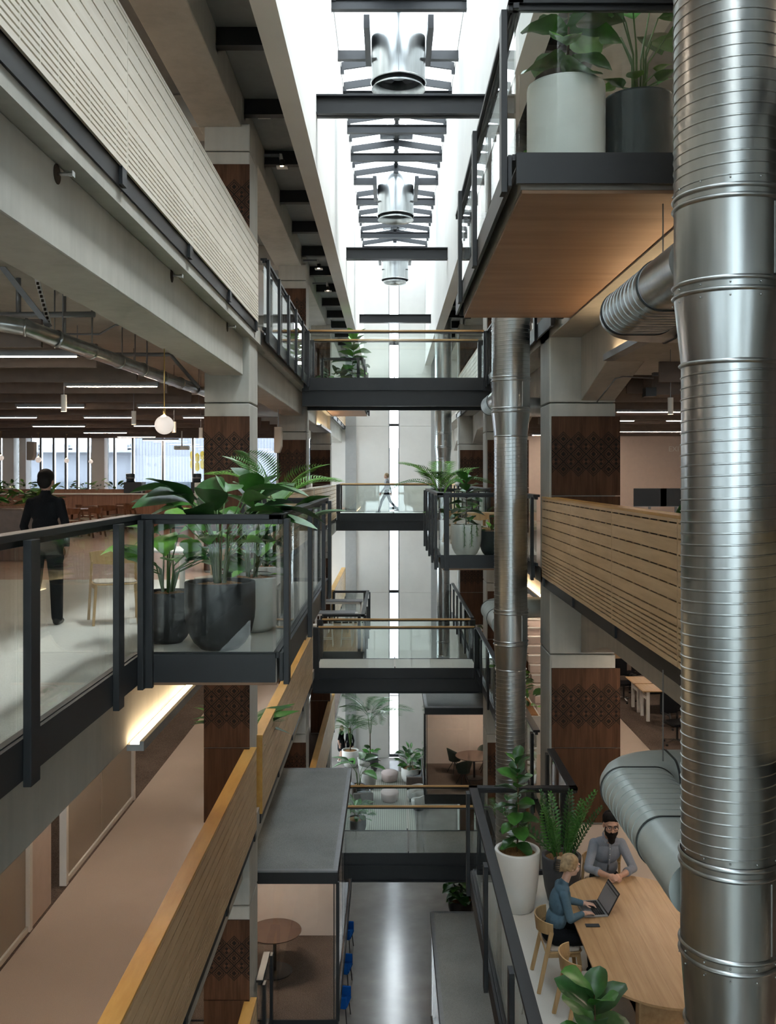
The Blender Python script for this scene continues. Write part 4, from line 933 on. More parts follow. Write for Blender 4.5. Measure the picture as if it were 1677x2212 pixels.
# --- high right balcony
p, z = planter('large white planter with fiddle-leaf plant on the high right balcony', (1.52, 8.32, L4), .337, .79, 'pot_white', 'cyl')
fiddle(p, z, 1.0, 11, 1.35, ('mid', 'mid', 'light'), (.02, 0), .12)
p, z = planter('dark teal planter with long-stalked leaves on the high right balcony', (2.16, 8.36, L4), .30, .70, 'pot_teal', 'cyl')
paddle(p, z, 8, .5, 1.0, .25, 1.0, 'ell', ('dark', 'mid'), None); paddle(p, z, 7, .08, .2, .25, .6, 'hea', ('mid', 'light'))
p, z = planter('grey planter with a broad plant further along the high right balcony', (1.9, 11.5, L4), .3, .6, 'pot_grey'); fiddle(p, z, .9, 12, 1.2)
# --- low meeting balcony
p, z = planter('glossy fiddle-leaf plant in a tall white planter beside the seated woman', (1.70, 12.9, L2), .305, .80, 'pot_white', 'taper')
fiddle(p, z, 1.22, 20, .88, ('dark', 'dark', 'mid'), (.0, 0), .08)
p, z = planter('dark grey planter with upright feathery stalks behind the seated woman', (2.34, 13.15, L2), .27, .62, 'pot_grey', 'taper')
zz(p, z, 12, 1.15); zz(p, z, 1, 1.25, [160], [40]); zz(p, z, 1, 1.3, [20], [66])
p, z = planter('leafy plant top in front of the second oak chair at the bottom edge', (1.74, 8.2, L2), .26, .6, 'pot_white'); fiddle(p, z, .80, 9, 1.25, ('dark', 'mid'), (0, 0), .35)
# --- distant right balcony
p, z = planter('white round planter with trailing vines on the distant right balcony', (1.51, 19.3, 0), .31, .64, 'pot_white')
fiddle(p, z, .95, 15, 1.1, ('mid', 'dark'), (0, 0), .1)
for k, (x, ln) in enumerate(((-.06, .44), (.09, .42), (.2, .22))):
    m = MB(); yb = -math.sqrt(.315**2-x*x)
    for i in range(26):
        t = i/25; c = Vector((x+U(-.02, .02), yb-.02+U(-.015, .01), .64-ln*t)); a = U(0, 6.28); w_ = Vector((math.cos(a), math.sin(a)*.5, -.6))*.045; u = Vector((-w_.y, w_.x, .01))*.35
        m.add([c, c+w_*.5+u, c+w_, c+w_*.5-u], [(0, 1, 2, 3)])
    m.tube([(x, yb*.9, .65), (x, yb-.01, .62), (x, yb-.015, .64-ln)], .006, 5); obj('trailing_vine', m.mesh('trailing_vine', ('leaf_mid',)), None, p)
p, z = planter('airy pale palm at the back corner of the distant right balcony', (1.25, 24.4, 0), .3, .5, 'pot_white'); palm(p, z, 10, 1.25, ('mid', 'light'), .5, (30, 70), 'palm', .3)
p, z = planter('dark planter with low leaves half hidden by the second duct', (2.05, 19.5, 0), .25, .5, 'pot_teal'); bush(p, z, 16, .25, .2, 2.2, 'sml', ('light', 'mid'))
tr = thing('planter_trough', 'long low white trough with shrubs on the distant right balcony', 'planter', (1.6, 25.0, 0)); box('trough', 'pot_white', 1.1, 2.5, 24.7, 25.2, 0, .5, tr); box('soil', 'coir', 1.14, 2.46, 24.74, 25.16, .49, .505, tr)
for i in range(5): bush(tr, .5, 12, .28, .35, 2.2, 'sml', ('mid', 'light', 'dark'), -.35+i*.28, -.05)
# --- right slab edge troughs
def trough_plant(label, x0, x1, y0, y1, z, h, n, mat='pot_white', sc=2.2, hh=.4, kind='sml'):
    t_ = thing('planter_trough', label, 'planter', ((x0+x1)/2, (y0+y1)/2, z), 'long planter troughs'); dx, dy = (x1-x0)/2, (y1-y0)/2
    m = MB().box(-dx, dx, -dy, dy, 0, h); obj('trough', m.mesh('trough', (mat,)), None, t_)
    obj('soil', MB().box(-dx+.04, dx-.04, -dy+.04, dy-.04, h-.01, h+.015).mesh('soil', ('coir',)), None, t_)
    for i in range(n):
        u = (i+.5)/n*2-1; bush(t_, h, 11, .28, hh, sc, kind, ('mid', 'light', 'dark'), u*dx*.85 if dx > dy else U(-.4, .4)*dx, u*dy*.92 if dy >= dx else U(-.4, .4)*dy)
    return t_
trough_plant('long white planter trough with shrubs by the stairs on the right', 2.74, 3.12, 20.0, 26.4, L2, .8, 8); trough_plant('white planter trough with shrubs beyond the right column', 2.74, 3.12, 27.8, 31.0, L2, .8, 4)
trough_plant('planter behind the warm slatted wall with tall leaves', 2.85, 3.1, 8.6, 12.4, L3, .7, 2, 'birch', 1.5, .2)
p = thing('broadleaf_plant', 'tall pointed leaves behind the warm slatted wall', 'plant', (3.6, 11.6, L3+.55))
for (px, az, el, sc) in ((0, 60, 78, 1.75), (-.05, 165, 28, 1.7), (.18, 20, 30, 1.5), (.25, 340, 20, 1.3), (.1, 120, 50, 1.2)): leaf(p, LEAF['ell', 'dark'], (px, 0, 0.2), az, el, 10, sc)
MB_s = MB().tube([(0, 0, -.55), (.02, 0, .22)], [.03, .02], 6).mesh('stem', ('stem_green',), True); obj('stem', MB_s, None, p)
trough_plant('planter with shrubs behind the pale slatted wall at the upper right', 3.0, 3.3, 29, 37, L4, 1.0, 5, 'white_paint', 2.4, .5)
# --- cafe
trough_plant('planter bed behind the leather banquette at the left edge', -9.2, -6.6, 19.0, 19.5, L3, 1.02, 8, 'counter_wood', 2.4, .42)
p = thing('broadleaf_plant', 'dark broad leaf plant standing in the cafe planter bed at the left', 'plant', (-8.2, 19.2, 1.0))
for k in range(6): leaf(p, LEAF['ell', 'dark'], (U(-.25, .25), 0, 0), 60*k+U(-20, 20), U(30, 80), 0, 1.4)
obj('stem', MB().tube([(0, 0, -.1), (0, 0, .1)], .03, 6).mesh('stem', ('stem_green',), True), None, p)
trough_plant('planter bed on top of the timber bar counter', -14.0, -7.4, 29.7, 30.1, L3+1.06, .12, 12, 'counter_wood', 1.7, .3)
# --- upper footbridge far balcony plants
p, z = planter('leafy plant in the far upper left balcony seen through the footbridge glass', (-1.35, 32.2, L4), .35, .5, 'pot_white'); fiddle(p, z, 1.5, 16, 1.9, ('mid', 'light'), (.1, 0), .1)
p, z = planter('smaller shrub in the far upper left balcony beside the leafy plant', (-1.9, 32.4, L4), .35, .5, 'pot_grey'); bush(p, z, 26, .45, .8, 3.4, 'sml', ('mid', 'dark'))
# --- second storey left, between the slatted walls and the columns
p, z = planter('grey planter with spiky foliage just behind the orange-capped wall', (-2.85, 18.6, L2), .36, .75, 'pot_grey'); bush(p, z, 20, .4, .4, 2.4, 'lan', ('dark', 'mid')); palm(p, z, 5, .7, ('mid',), .1, (40, 70))
p, z = planter('white planter behind the orange-capped wall near the lower left column', (-3.35, 19.8, L2), .3, .7, 'pot_white'); bush(p, z, 12, .3, .3, 2., 'sml')
p, z = planter('thin green succulent stalk by the lower left column', (-2.62, 17.2, L2), .16, .55, 'pot_white'); zz(p, z, 3, .75)
# ================================================================ chairs (front faces +y, origin on the floor)
def arc(r, a0, a1, n, cx=0, cy=0): return [(cx+r*math.cos(a0+(a1-a0)*i/n), cy+r*math.sin(a0+(a1-a0)*i/n)) for i in range(n+1)]
def make_chair(wood, seat, label='chair'):
    c = thing('wooden_chair', label, 'chair')
    # curved veneer backrest: swept band, taller at the middle
    N = 14; vo = []; fs = []
    for i in range(N+1):
        a = R(200)+R(140)*i/N; t = abs(i/N-.5)*2; r0, r1 = .262, .247
        zt = .785-.012*t; zb = .615+.03*t; ln = .02
        for r, z in ((r0, zb), (r0+ln, zt), (r1+ln, zt), (r1, zb)): vo.append((r*math.cos(a), r*.92*math.sin(a)-.02, z))
    for i in range(N):
        for k in range(4): fs.append((i*4+k, i*4+(k+1) % 4, (i+1)*4+(k+1) % 4, (i+1)*4+k))
    fs += [(0, 1, 2, 3), tuple(N*4+k for k in range(4))]
    MB().add(vo, fs).build('backrest', wood, c, True, auto=40)
    for s in (-1, 1):
        MB().bar((s*.262, -.27, 0), (s*.235, -.12, .68), .030, .045, .026, .05).build('leg', wood, c, bevel=.006)
        MB().bar((s*.235, .235, 0), (s*.205, .185, .43), .028, .04, .030, .05).build('leg', wood, c, bevel=.006)
        MB().bar((s*.235, -.165, .415), (s*.21, .19, .415), .022, .05).build('side_rail', wood, c, bevel=.004)
    pts = [(-.2, -.19), (.2, -.19), (.235, -.12), (.245, .1), (.225, .205), (.17, .235), (-.17, .235), (-.225, .205), (-.245, .1), (-.235, -.12)]
    MB().prism(pts, .435, .452).build('seat_shell', wood, c, bevel=.006)
    MB().prism([(x*.94, y*.94) for x, y in pts], .452, .470).build('seat_pad', seat, c, bevel=.012)
    return c
oak = Proto(lambda: make_chair('oak_chair', 'seat_cloth')); brown = Proto(lambda: make_chair('dark_chair', 'seat_cloth'))
GA = 'oak chairs round the meeting table'
oak((1.93, 11.03, L2), R(-90), 'oak chair with curved back under the seated woman', GA)
oak((2.05, 10.13, L2), R(-86), 'empty oak chair next to the seated woman, behind the leafy plant top', GA)
oak((2.80, 8.72, L2), R(4), 'oak chair at the near end of the meeting table, cut by the bottom edge', GA)
oak((2.81, 12.66, L2), R(180), 'oak chair under the bearded man at the far table end', GA)
oak((-3.06, 10.6, L3), R(200), 'pale oak chair turned towards the small table behind the near balustrade', 'oak chairs on the cafe carpet')
oak((-1.95, 10.9, L3), R(150), 'pale oak chair half hidden by the charcoal planter', 'oak chairs on the cafe carpet')
# ---- meeting table (stadium top)
def stadium(cx, cy, hw, y0, y1, n=16, k=1.):
    r = hw; return [(cx+r*math.cos(a)*k, y1-r+r*math.sin(a)) for a in [math.pi*i/n for i in range(n+1)]]+[(cx+r*math.cos(a)*k, y0+r+r*math.sin(a)) for a in [math.pi+math.pi*i/n for i in range(n+1)]]
tb = thing('meeting_table', 'long oak table with rounded ends on the low meeting balcony', 'table', (2.85, 10.7, L2))
top = stadium(2.85, 0, .76, 9.15, 12.22)
# planks: cut the stadium in strips along y
ed = [2.09+1.52*i/9 for i in range(10)]
def strip(x0, x1):
    pts = []
    def yt(x): d = max(0, .76**2-(x-2.85)**2); return 12.22-.76+math.sqrt(d)
    def yb(x): d = max(0, .76**2-(x-2.85)**2); return 9.15+.76-math.sqrt(d)
    xs = [x0+(x1-x0)*i/8 for i in range(9)]
    return [(x, yb(x)) for x in xs]+[(x, yt(x)) for x in reversed(xs)]
for a, b in zip(ed[:-1], ed[1:]):
    pl = strip(a+.0006, b-.0006); pl = [p for i, p in enumerate(pl) if i == 0 or (abs(p[0]-pl[i-1][0])+abs(p[1]-pl[i-1][1])) > 1e-5]
    o = MB().prism(pl, L2+.705, L2+.73).build('plank', 'oak_table', tb)
for yy in (9.85, 11.5):
    m = MB().prism([(2.85-.32, yy-.08), (2.85+.32, yy-.08), (2.85+.32, yy+.08), (2.85-.32, yy+.08)], L2, L2+.70); m.build('pedestal', 'oak_table', tb, bevel=.02)
MB().prism(stadium(2.85, 0, .70, 9.22, 12.15), L2+.69, L2+.705).build('under_frame', 'dark_chair', tb)
# ---- laptop and phone
ZT_ = L2+.731
lp = thing('laptop', 'open grey laptop on the oak table in front of the woman', 'laptop', (2.36, 11.25, ZT_))
a0 = R(5)
def lpb(m):  # rotate about the laptop centre
    c = Vector((2.36, 11.25, ZT_))
    for i, p in enumerate(m.v): q = p-c; m.v[i] = c+Vector((q.x*math.cos(a0)-q.y*math.sin(a0), q.x*math.sin(a0)+q.y*math.cos(a0), q.z))
    return m
lbase = lpb(MB().box(2.21, 2.49, 11.04, 11.46, ZT_, ZT_+.018)).build('base', 'silver_plastic', lp, bevel=.005)
for i in range(5):
    for j in range(11): lpb(MB().box(2.335+i*.026, 2.357+i*.026, 11.07+j*.033, 11.098+j*.033, ZT_+.018, ZT_+.0215)).build('key', 'black_plastic', lbase)
lpb(MB().box(2.23, 2.31, 11.18, 11.30, ZT_+.018, ZT_+.019)).build('touchpad', 'steel_grey', lbase)
sd = Vector((.14, 0, .255)).normalized(); h0 = Vector((2.485, 0, ZT_+.014)); nv = Vector((sd.z, 0, -sd.x))
def slab(y0, y1, s0, s1, t0, t1):
    P = [h0+sd*s0+nv*t0, h0+sd*s1+nv*t0, h0+sd*s1+nv*t1, h0+sd*s0+nv*t1]
    return lpb(MB().extr([(p.x, y0, p.z) for p in P], (0, y1-y0, 0)))
sc_ = slab(11.04, 11.46, 0, .285, 0, .01).build('lid', 'black_plastic', lp, bevel=.003)
slab(11.055, 11.445, .02, .27, -.002, 0).build('screen', 'screen_grey', sc_)
slab(11.055, 11.445, .235, .25, -.003, -.002).build('title_bar', 'black_plastic', sc_); slab(11.12, 11.36, .205, .215, -.003, -.002).build('toolbar', 'steel_grey', sc_)
ph = thing('phone', 'black phone lying on the oak table edge', 'phone', (2.28, 10.84, ZT_)); MB().box(2.20, 2.36, 10.80, 10.875, ZT_, ZT_+.009).build('body', 'black_plastic', ph, bevel=.004); box('screen_glass', 'ext_glass', 2.207, 2.353, 10.806, 10.869, ZT_+.009, ZT_+.0095, ph)
# ---- round tables
def round_table(label, loc, r, h, topm, legm, group=None, base=.25, name='round_table'):
    t_ = thing(name, label, 'table', loc, group); z = 0
    obj('top', MB().lathe([(r*.97, h-.025), (r, h-.012), (r, h), (0.01, h)], (0, 0, 0), 40, True, True).mesh('top', (topm,), False), None, t_)
    obj('column', MB().lathe([(.035, .02), (.035, h-.02)], (0, 0, 0), 14, True, True).mesh('column', (legm,), True), None, t_)
    obj('base', MB().lathe([(base, 0), (base, .012), (.04, .022)], (0, 0, 0), 32, True, True).mesh('base', (legm,), False), None, t_)
    return t_
round_table('small round white table on the cafe carpet behind the planters', (-2.55, 11.7, L3), .40, .73, 'pot_white', 'white_paint')
# ---- cafe tables and chairs
CT = [(445, 1106, 'nearest the near balustrade'), (225, 1093, 'in front of the standing person'), (292, 1083, 'in the middle of the cafe'), (350, 1077, 'close to the bar counter')]
GT = 'cafe tables'; k_ = 0
cafe = []
for px, py, lab in [(155, 1099, 'right of the standing person'), (233, 1092.5, 'in the middle of the cafe'), (292, 1084, 'towards the bar counter'), (355, 1078, 'nearest the bar counter'), (30, 1110, 'in front of the leather banquette')]:
    p = onz(px, py, .74); cafe.append(p); round_table(f'dark round cafe table {lab}', (p.x, p.y, 0), .55, .74, 'dark_chair', 'dark_chair', GT, .28)
GC = 'brown cafe chairs'
words = ['right of the standing person', 'second cafe table', 'third cafe table', 'cafe table nearest the bar', 'cafe table by the banquette']
for i, p in enumerate(cafe):
    for j, az in enumerate((200, 285, 340, 70)[:4 if i < 4 else 1]):
        r_ = .62; q = Vector((p.x+r_*math.cos(R(az)), p.y+r_*math.sin(R(az)), 0))
        brown(q, R(az+90), f'brown cafe chair on the {["left", "near side", "right", "far side"][j]} of the {words[i] if i else "table right of the standing person"}', GC)
# banquette
bq = thing('banquette', 'brown leather banquette along the planter bed at the left edge', 'sofa', (-7.6, 18.4, 0))
for i in range(4):
    x = -9.3+i*.72; box('seat_cushion', 'banquette_leather', x, x+.7, 18.1, 18.75, .28, .46, bq, .03); box('back_cushion', 'banquette_leather', x, x+.7, 18.68, 18.92, .44, .98, bq, .04)
box('plinth', 'dark_chair', -9.3, -6.42, 18.2, 18.9, 0, .28, bq)
# bar counter
bc = thing('bar_counter', 'long ribbed timber bar counter below the cafe windows', 'counter', (-10.5, 29.6, 0))
x = -13.0
while x < -5.4: box('plank', 'counter_wood', x, x+.145, 29.2, 29.24, .05, 1.04, bc); x += .15
box('carcass', 'dark_gap', -13, -5.4, 29.24, 30.2, 0, 1.04, bc); box('worktop', 'white_paint', -13.05, -5.35, 29.15, 30.25, 1.04, 1.08, bc)
for i, (px, lab) in enumerate(((290, 'black coffee machine with bean hopper on the bar counter'), (434, 'second black coffee machine at the column end of the bar counter'))):
    p = onz(px, 1057, 1.08); p = Vector(((px-VX)*29.6/F, 29.6, 1.08)); cm = thing('coffee_machine', lab, 'coffee machine', p, 'coffee machines on the bar')
    box('body', 'black_plastic', p.x-.27, p.x+.27, p.y-.2, p.y+.2, 1.08, 1.42, cm, .01); box('side_panel', 'steel_grey', p.x+.27, p.x+.31, p.y-.2, p.y+.2, 1.08, 1.42, cm)
    MB().lathe([(.12, 1.42), (.12, 1.5), (.14, 1.54), (.14, 1.66), (.11, 1.68)], (p.x-.12, p.y, 0), 18, True, True).build('hopper', 'ext_glass', cm, True); MB().lathe([(.14, 1.535), (.145, 1.545), (.14, 1.56)], (p.x-.12, p.y, 0), 18, False).build('hopper_ring', 'silver_plastic', [k for k in cm.children if k.name.startswith('hopper')][0], True)
tp = thing('tap', 'curved chrome tap on the bar counter between the coffee machines', 'tap', (-9.2, 29.6, 1.08)); p = Vector(((373-VX)*29.6/F, 29.6, 1.08)); tp.location = p
MB().tube([p, p+Vector((0, 0, .25))]+[p+Vector((.08-.08*math.cos(R(a)), 0, .25+.08*math.sin(R(a)))) for a in range(20, 181, 20)]+[p+Vector((.16, 0, .2))], .012, 8).build('spout', 'steel_grey', tp, True); MB().lathe([(.03, 1.08), (.03, 1.1)], (p.x, p.y, 0), 12, True, True).build('collar', 'steel_grey', tp)
# white storage units behind the far slatted walls of the cafe storey
for i, (a, b, y) in enumerate(((-3.9, -2.55, 19.0), (-3.6, -2.5, 30.0))):
    s = thing('storage_unit', ['pale storage unit behind the palms on the cafe storey', 'pale storage unit farther along the cafe storey'][i], 'cabinet', ((a+b)/2, y, 0), 'pale storage units')
    box('body', 'white_paint', a, b, y, y+.5, .05, 1.48, s, .01); box('plinth', 'steel_grey', a+.02, b-.02, y+.02, y+.48, 0, .05, s)
    for q in range(2): box('door', 'plaster', a+.01+q*(b-a)/2, a+(q+1)*(b-a)/2-.01, y-.02, y, .08, 1.46, s)
# ================================================================ second storey, left: frosted partition
XP = -4.65
pt = thing('glass_partition', 'frosted glass partition with pale metal frame beside the lower left walkway', None, (XP, 12, L2), kind='structure')
for a, b in ((3.0, 7.6), (7.66, 12.2), (13.66, 17.15)):
    n = max(1, round((b-a)/1.6))
    for i in range(n): box('pane', 'frosted', XP-.02, XP+.0, a+(b-a)*i/n+.012, a+(b-a)*(i+1)/n-.012, L2+.08, L2+2.9, pt)
    box('sill', 'white_paint', XP-.05, XP+.03, a, b, L2, L2+.08, pt)
for y in (7.63, 12.25, 13.62, 17.2): box('post', 'white_paint', XP-.05, XP+.05, y-.045, y+.045, L2, L2+2.95, pt)
box('head', 'white_paint', XP-.05, XP+.05, 3, 17.2, L2+2.9, L2+3.0, pt)
box('door_leaf', 'plaster_pink', XP-.02, XP+.03, 12.3, 13.02, L2+.01, L2+2.9, pt)
struct(box('floor', 'carpet_dark', -14, XP+.06, 3, 37.9, L2, L2+.006), 'dark brown carpet of the lower left office')
# ================================================================ second storey, right: desks
struct(box('floor', 'carpet_dark', 5.5, 12.9, 3, 33.9, L2, L2+.006), 'dark brown carpet of the lower right office')
def desk():
    d = thing('desk', 'desk', 'desk'); box('top', 'oak_table', 0, 1.6, 0, .8, .72, .745, d, .004)
    for x in (.12, 1.42):
        for y in (.1, .64): box('leg', 'white_paint', x, x+.07, y, y+.06, 0, .72, d)
        box('side_rail', 'white_paint', x+.01, x+.06, .16, .64, .5, .58, d)
    box('cable_tray', 'black_plastic', .25, 1.35, .55, .7, .55, .62, d); return d
DK = Proto(desk); GD = 'oak desks in the lower right office'
for loc, lab in (((5.93, 22.55, L2), 'oak desk with white legs nearest the carved column on the lower right'), ((5.93, 23.42, L2), 'oak desk behind the white-legged one on the lower right'), ((6.1, 18.6, L2), 'oak desk cut off by the huge duct on the lower right'), ((6.1, 19.45, L2), 'oak desk behind the one cut off by the duct'), ((5.95, 26.5, L2), 'farthest oak desk on the lower right, beside the column head')): DK(loc, 0, lab, GD)
bn = thing('sticky_note', 'small green note on the oak desk at the lower right', 'note', (7.0, 23.6, L2+.746)); box('sheet', 'leaf_light', 6.98, 7.08, 23.55, 23.66, L2+.7455, L2+.748, bn)
def office_chair():
    c = thing('office_chair', 'office chair', 'chair')
    for i in range(5):
        a = R(72*i+10); e = Vector((.31*math.cos(a), .31*math.sin(a), .07)); ba = MB().bar((0, 0, .11), e, .045, .03, .03, .02).build('base_arm', 'chrome', c)
        MB().lathe([(.0, -.028), (.028, -.02), (.028, .02), (.0, .028)], (0, 0, 0), 10, False).build('castor', 'black_plastic', ba).location = e-Vector((0, 0, .04))
    MB().tube([(0, 0, .1), (0, 0, .44)], .025, 10).build('gas_lift', 'black_plastic', c, True); box('seat', 'black_cloth', -.24, .24, -.23, .24, .44, .5, c, .025)
    MB().bar((0, -.22, .47), (0, -.30, .62), .05, .02).build('back_bracket', 'black_plastic', c); box('backrest', 'black_cloth', -.22, .22, -.32, -.28, .6, 1.05, c, .02)
    for s in (-1, 1): MB().tube([(s*.22, -.05, .46), (s*.28, -.05, .5), (s*.28, -.05, .66)], .014, 6).build('arm_post', 'black_plastic', c); box('arm_pad', 'black_plastic', s*.28-.03, s*.28+.03, -.16, .1, .66, .69, c, .008)
    return c
OC = Proto(office_chair); GO = 'black office chairs in the lower right office'
for loc, rz, lab in (((6.6, 22.1, L2), 10, 'black office chair in front of the white-legged desk'), ((6.0, 24.7, L2), 190, 'black office chair behind the paired oak desks'), ((6.45, 25.9, L2), 30, 'black office chair by the farthest desk'), ((6.2, 20.75, L2), 200, 'black office chair tucked at the desk cut by the duct'), ((7.7, 21.9, L2), 20, 'black office chair deeper in the lower right office')): OC(loc, R(rz), lab, GO)
for i, (px, lab) in enumerate(((1405, 'black monitor behind the broad leaves in the right office'), (1462, 'black monitor beside the huge duct in the right office'))):
    p = at(px, 1075, 17.5); mo = thing('monitor', lab, 'monitor', (p.x, 17.5, .73), 'monitors in the right office'); box('screen', 'black_plastic', p.x-.3, p.x+.3, 17.48, 17.52, p.z-.16, p.z+.17, mo, .005); box('stand', 'steel_grey', p.x-.02, p.x+.02, 17.52, 17.56, .74, p.z, mo); box('foot', 'steel_grey', p.x-.12, p.x+.12, 17.45, 17.65, .73, .745, mo); box('bezel_edge', 'steel_grey', p.x-.3, p.x+.3, 17.478, 17.48, p.z-.165, p.z-.155, mo)
DK((4.3, 17.1, L3), 0, 'desk carrying the black monitors in the right office', 'desks in the right office')
ex = thing('exit_reflection', 'faint reflected exit lettering drawn as pale text on the pink wall of the right office', 'reflection', at(1455, 972, 33.9)); cu = bpy.data.curves.new('exit_text', 'FONT'); cu.body = 'EXIT\u2192'; cu.size = .26; cu.extrude = .004
tmp = bpy.data.objects.new('lettering_src', cu); COL.objects.link(tmp); dg = bpy.context.evaluated_depsgraph_get(); dg.update(); lme = bpy.data.meshes.new_from_object(tmp.evaluated_get(dg)); bpy.data.objects.remove(tmp)
lme.materials.clear(); lme.materials.append(MATS['plaster']); o = obj('lettering', lme, None, ex); o.rotation_euler = (R(90), 0, 0); o.location = (-.15, .08, -.05)  # reflection of an exit sign in glass, modelled as pale wall letters
# ---- staircase on the right
sr = thing('staircase', 'pale stairs with white nosings behind the second duct', 'stairs', (3.9, 21, L2))
for i in range(22):
    y = 21.4+.28*i; z = L2+.18*(i+1)
    if z < -.4 and y < 26.2: box('step', 'plaster_pink', 3.35, 4.7, y, y+.3, z-.18, z-.02, sr); box('nosing', 'white_paint', 3.35, 4.7, y-.02, y+.1, z-.02, z, sr)
box('stringer', 'plaster_pink', 3.25, 3.35, 21.3, 27, L2, L2+.02, sr)
# ================================================================ far high tables and stools
for i, (y, x0, x1) in enumerate(((36.6, -2.95, -1.08), (33.5, -3.3, -1.25))):
    h = thing('high_table', ['farther grey high table on the far left balcony', 'nearer grey high table on the far left balcony'][i], 'table', ((x0+x1)/2, y, L2), 'high tables'); box('top', 'steel_grey', x0, x1, y-.35, y+.35, L2+1.03, L2+1.06, h, .005); box('rail', 'white_paint', x0+.05, x1-.05, y-.3, y-.27, L2+.95, L2+1.03, h)
    for x in (x0+.06, x1-.1):
        for yy in (y-.3, y+.25): box('leg', 'white_paint', x, x+.05, yy, yy+.05, L2, L2+1.03, h)
def stool():
    s = thing('bar_stool', 'stool', 'stool'); m = MB(); pts = stadium(0, 0, .13, -.2, .2, 8); MB().prism([(y, x) for x, y in pts], .68, .74).build('seat', 'white_paint', s, bevel=.02)
    for a, b in ((-1, -1), (1, -1), (1, 1), (-1, 1)): MB().bar((a*.19, b*.16, 0), (a*.14, b*.08, .69), .03, .03).build('leg', 'white_paint', s)
    MB().bar((-.17, -.14, .25), (.17, -.14, .25), .02, .025).build('foot_rail', 'white_paint', s); MB().bar((-.17, .14, .25), (.17, .14, .25), .02, .025).build('foot_rail', 'white_paint', s); return s
ST = Proto(stool); GS = 'white bar stools at the high tables'
for px, y, lab in ((700, 35.6, 'left stool of the far stool row'), (729, 35.6, 'middle stool of the far stool row'), (763, 35.6, 'right stool of the far stool row'), (708, 32.75, 'left stool behind the middle footbridge glass'), (749, 32.75, 'right stool behind the middle footbridge glass'), (676, 32.75, 'leftmost white stool next to the middle footbridge post')): ST(((px-VX)*y/F, y, L2), 0, 'white bar stool, '+lab, GS)
# ================================================================ distant right balcony table
round_table('round oak table on the distant right balcony', (2.2, 22.6, L3), .62, .74, 'oak_table', 'oak_table')
for i, (x, y, a) in enumerate(((1.95, 21.7, 10), (2.75, 22.0, 60), (1.6, 23.1, -70))): oak((x, y, L3), R(a), ['oak chair in front of the distant round table', 'oak chair right of the distant round table', 'oak chair left of the distant round table'][i], 'oak chairs on the distant balcony')
# ================================================================ meeting pods
def pod(label, x0, x1, y0, y1, z0, z1, side, yb=None, wall='plaster_pink', floor='carpet_dark'):
    p = thing('meeting_pod', label, 'meeting room', ((x0+x1)/2, y0, z0), 'glazed meeting pods')
    box('roof', 'felt_roof', x0+.09, x1-.09, y0+.09, y1-.09, z1, z1+.012, p)
    for a, b, c, d in ((x0, x1, y0, y0+.09), (x0, x1, y1-.09, y1), (x0, x0+.09, y0+.09, y1-.09), (x1-.09, x1, y0+.09, y1-.09)): box('roof_edge', 'steel_grey', a, b, c, d, z1-.02, z1+.014, p)
    for a, b, c, d in ((x0, x1, y0, y0+.06), (x0, x1, y1-.06, y1), (x0, x0+.06, y0+.06, y1-.06), (x1-.06, x1, y0+.06, y1-.06)): box('fascia', 'steel_black', a, b, c, d, z1-.23, z1-.02, p)
    box('lid', 'plaster', x0+.06, x1-.06, y0+.06, y1-.06, z1-.2, z1-.1, p)
    box('floor_plate', floor, x0+.02, x1-.02, y0+.02, y1-.02, z0-.02, z0+.015, p); 
    box('floor_edge', 'steel_black', x0, x1, y0-.005, y0+.02, z0-.28, z0+.02, p)
    xs = x1 if side > 0 else x0
    box('floor_edge', 'steel_black', min(xs, xs-side*.02), max(xs, xs-side*.02), y0, y1, z0-.28, z0+.02, p)
    yb = yb or y1-.1; box('back_wall', wall, x0+.06, x1-.06, yb, yb+.1, z0+.015, z1-.2, p)
    ox = x0 if side > 0 else x1-.1; box('inner_wall', wall, ox, ox+.1, y0+.06, y1, z0+.015, z1-.2, p)
    n = 2
    for i in range(n): a = x0+.03+(x1-x0-.06)*i/n; box('front_pane', 'pane_clear', a+.005, a+(x1-x0-.06)/n-.005, y0+.03, y0+.042, z0+.015, z1-.23, p)
    n = max(2, round((y1-y0)/1.5))
    for i in range(n): a = y0+.06+(y1-y0-.12)*i/n; box('side_pane', 'pane_clear', xs-side*.04-.006, xs-side*.04+.006, a+.006, a+(y1-y0-.12)/n-.006, z0+.015, z1-.23, p); box('mullion', 'steel_black', xs-side*.06-.02*(side > 0), xs-side*.06+.02*(side < 0)+.0, a-.015, a+.015, z0, z1-.2, p)
    box('corner_post', 'steel_black', xs-.03, xs+.03, y0, y0+.05, z0, z1-.2, p)
    box('ceiling_light', 'led_linear', (x0+x1)/2-.5, (x0+x1)/2+.5, (y0+yb)/2-.05, (y0+yb)/2+.05, z1-.215, z1-.2, p)
    return p
pod('grey-roofed glass meeting pod at the lower left with the round table', -4.2, -.98, 17.6, 23.8, L1, -5.65, 1, 20.85)
pod('grey-roofed glass meeting pod beyond the lowest footbridge on the right', 1.06, 4.4, 30.05, 33.9, L1, -5.65, -1, 33.3)
pod('grey-roofed ground floor pod under the meeting balcony rail', 1.03, 4.4, 13.5, 25.2, LG, -9.85, -1)
round_table('dark round table inside the lower left meeting pod', (-2.35, 19.35, L1+.016), .54, .82, 'table_dark', 'black_plastic', None, .36)
round_table('dark round table inside the far right meeting pod', (2.75, 31.7, L1+.016), .62, .74, 'table_dark', 'black_plastic', None, .3)
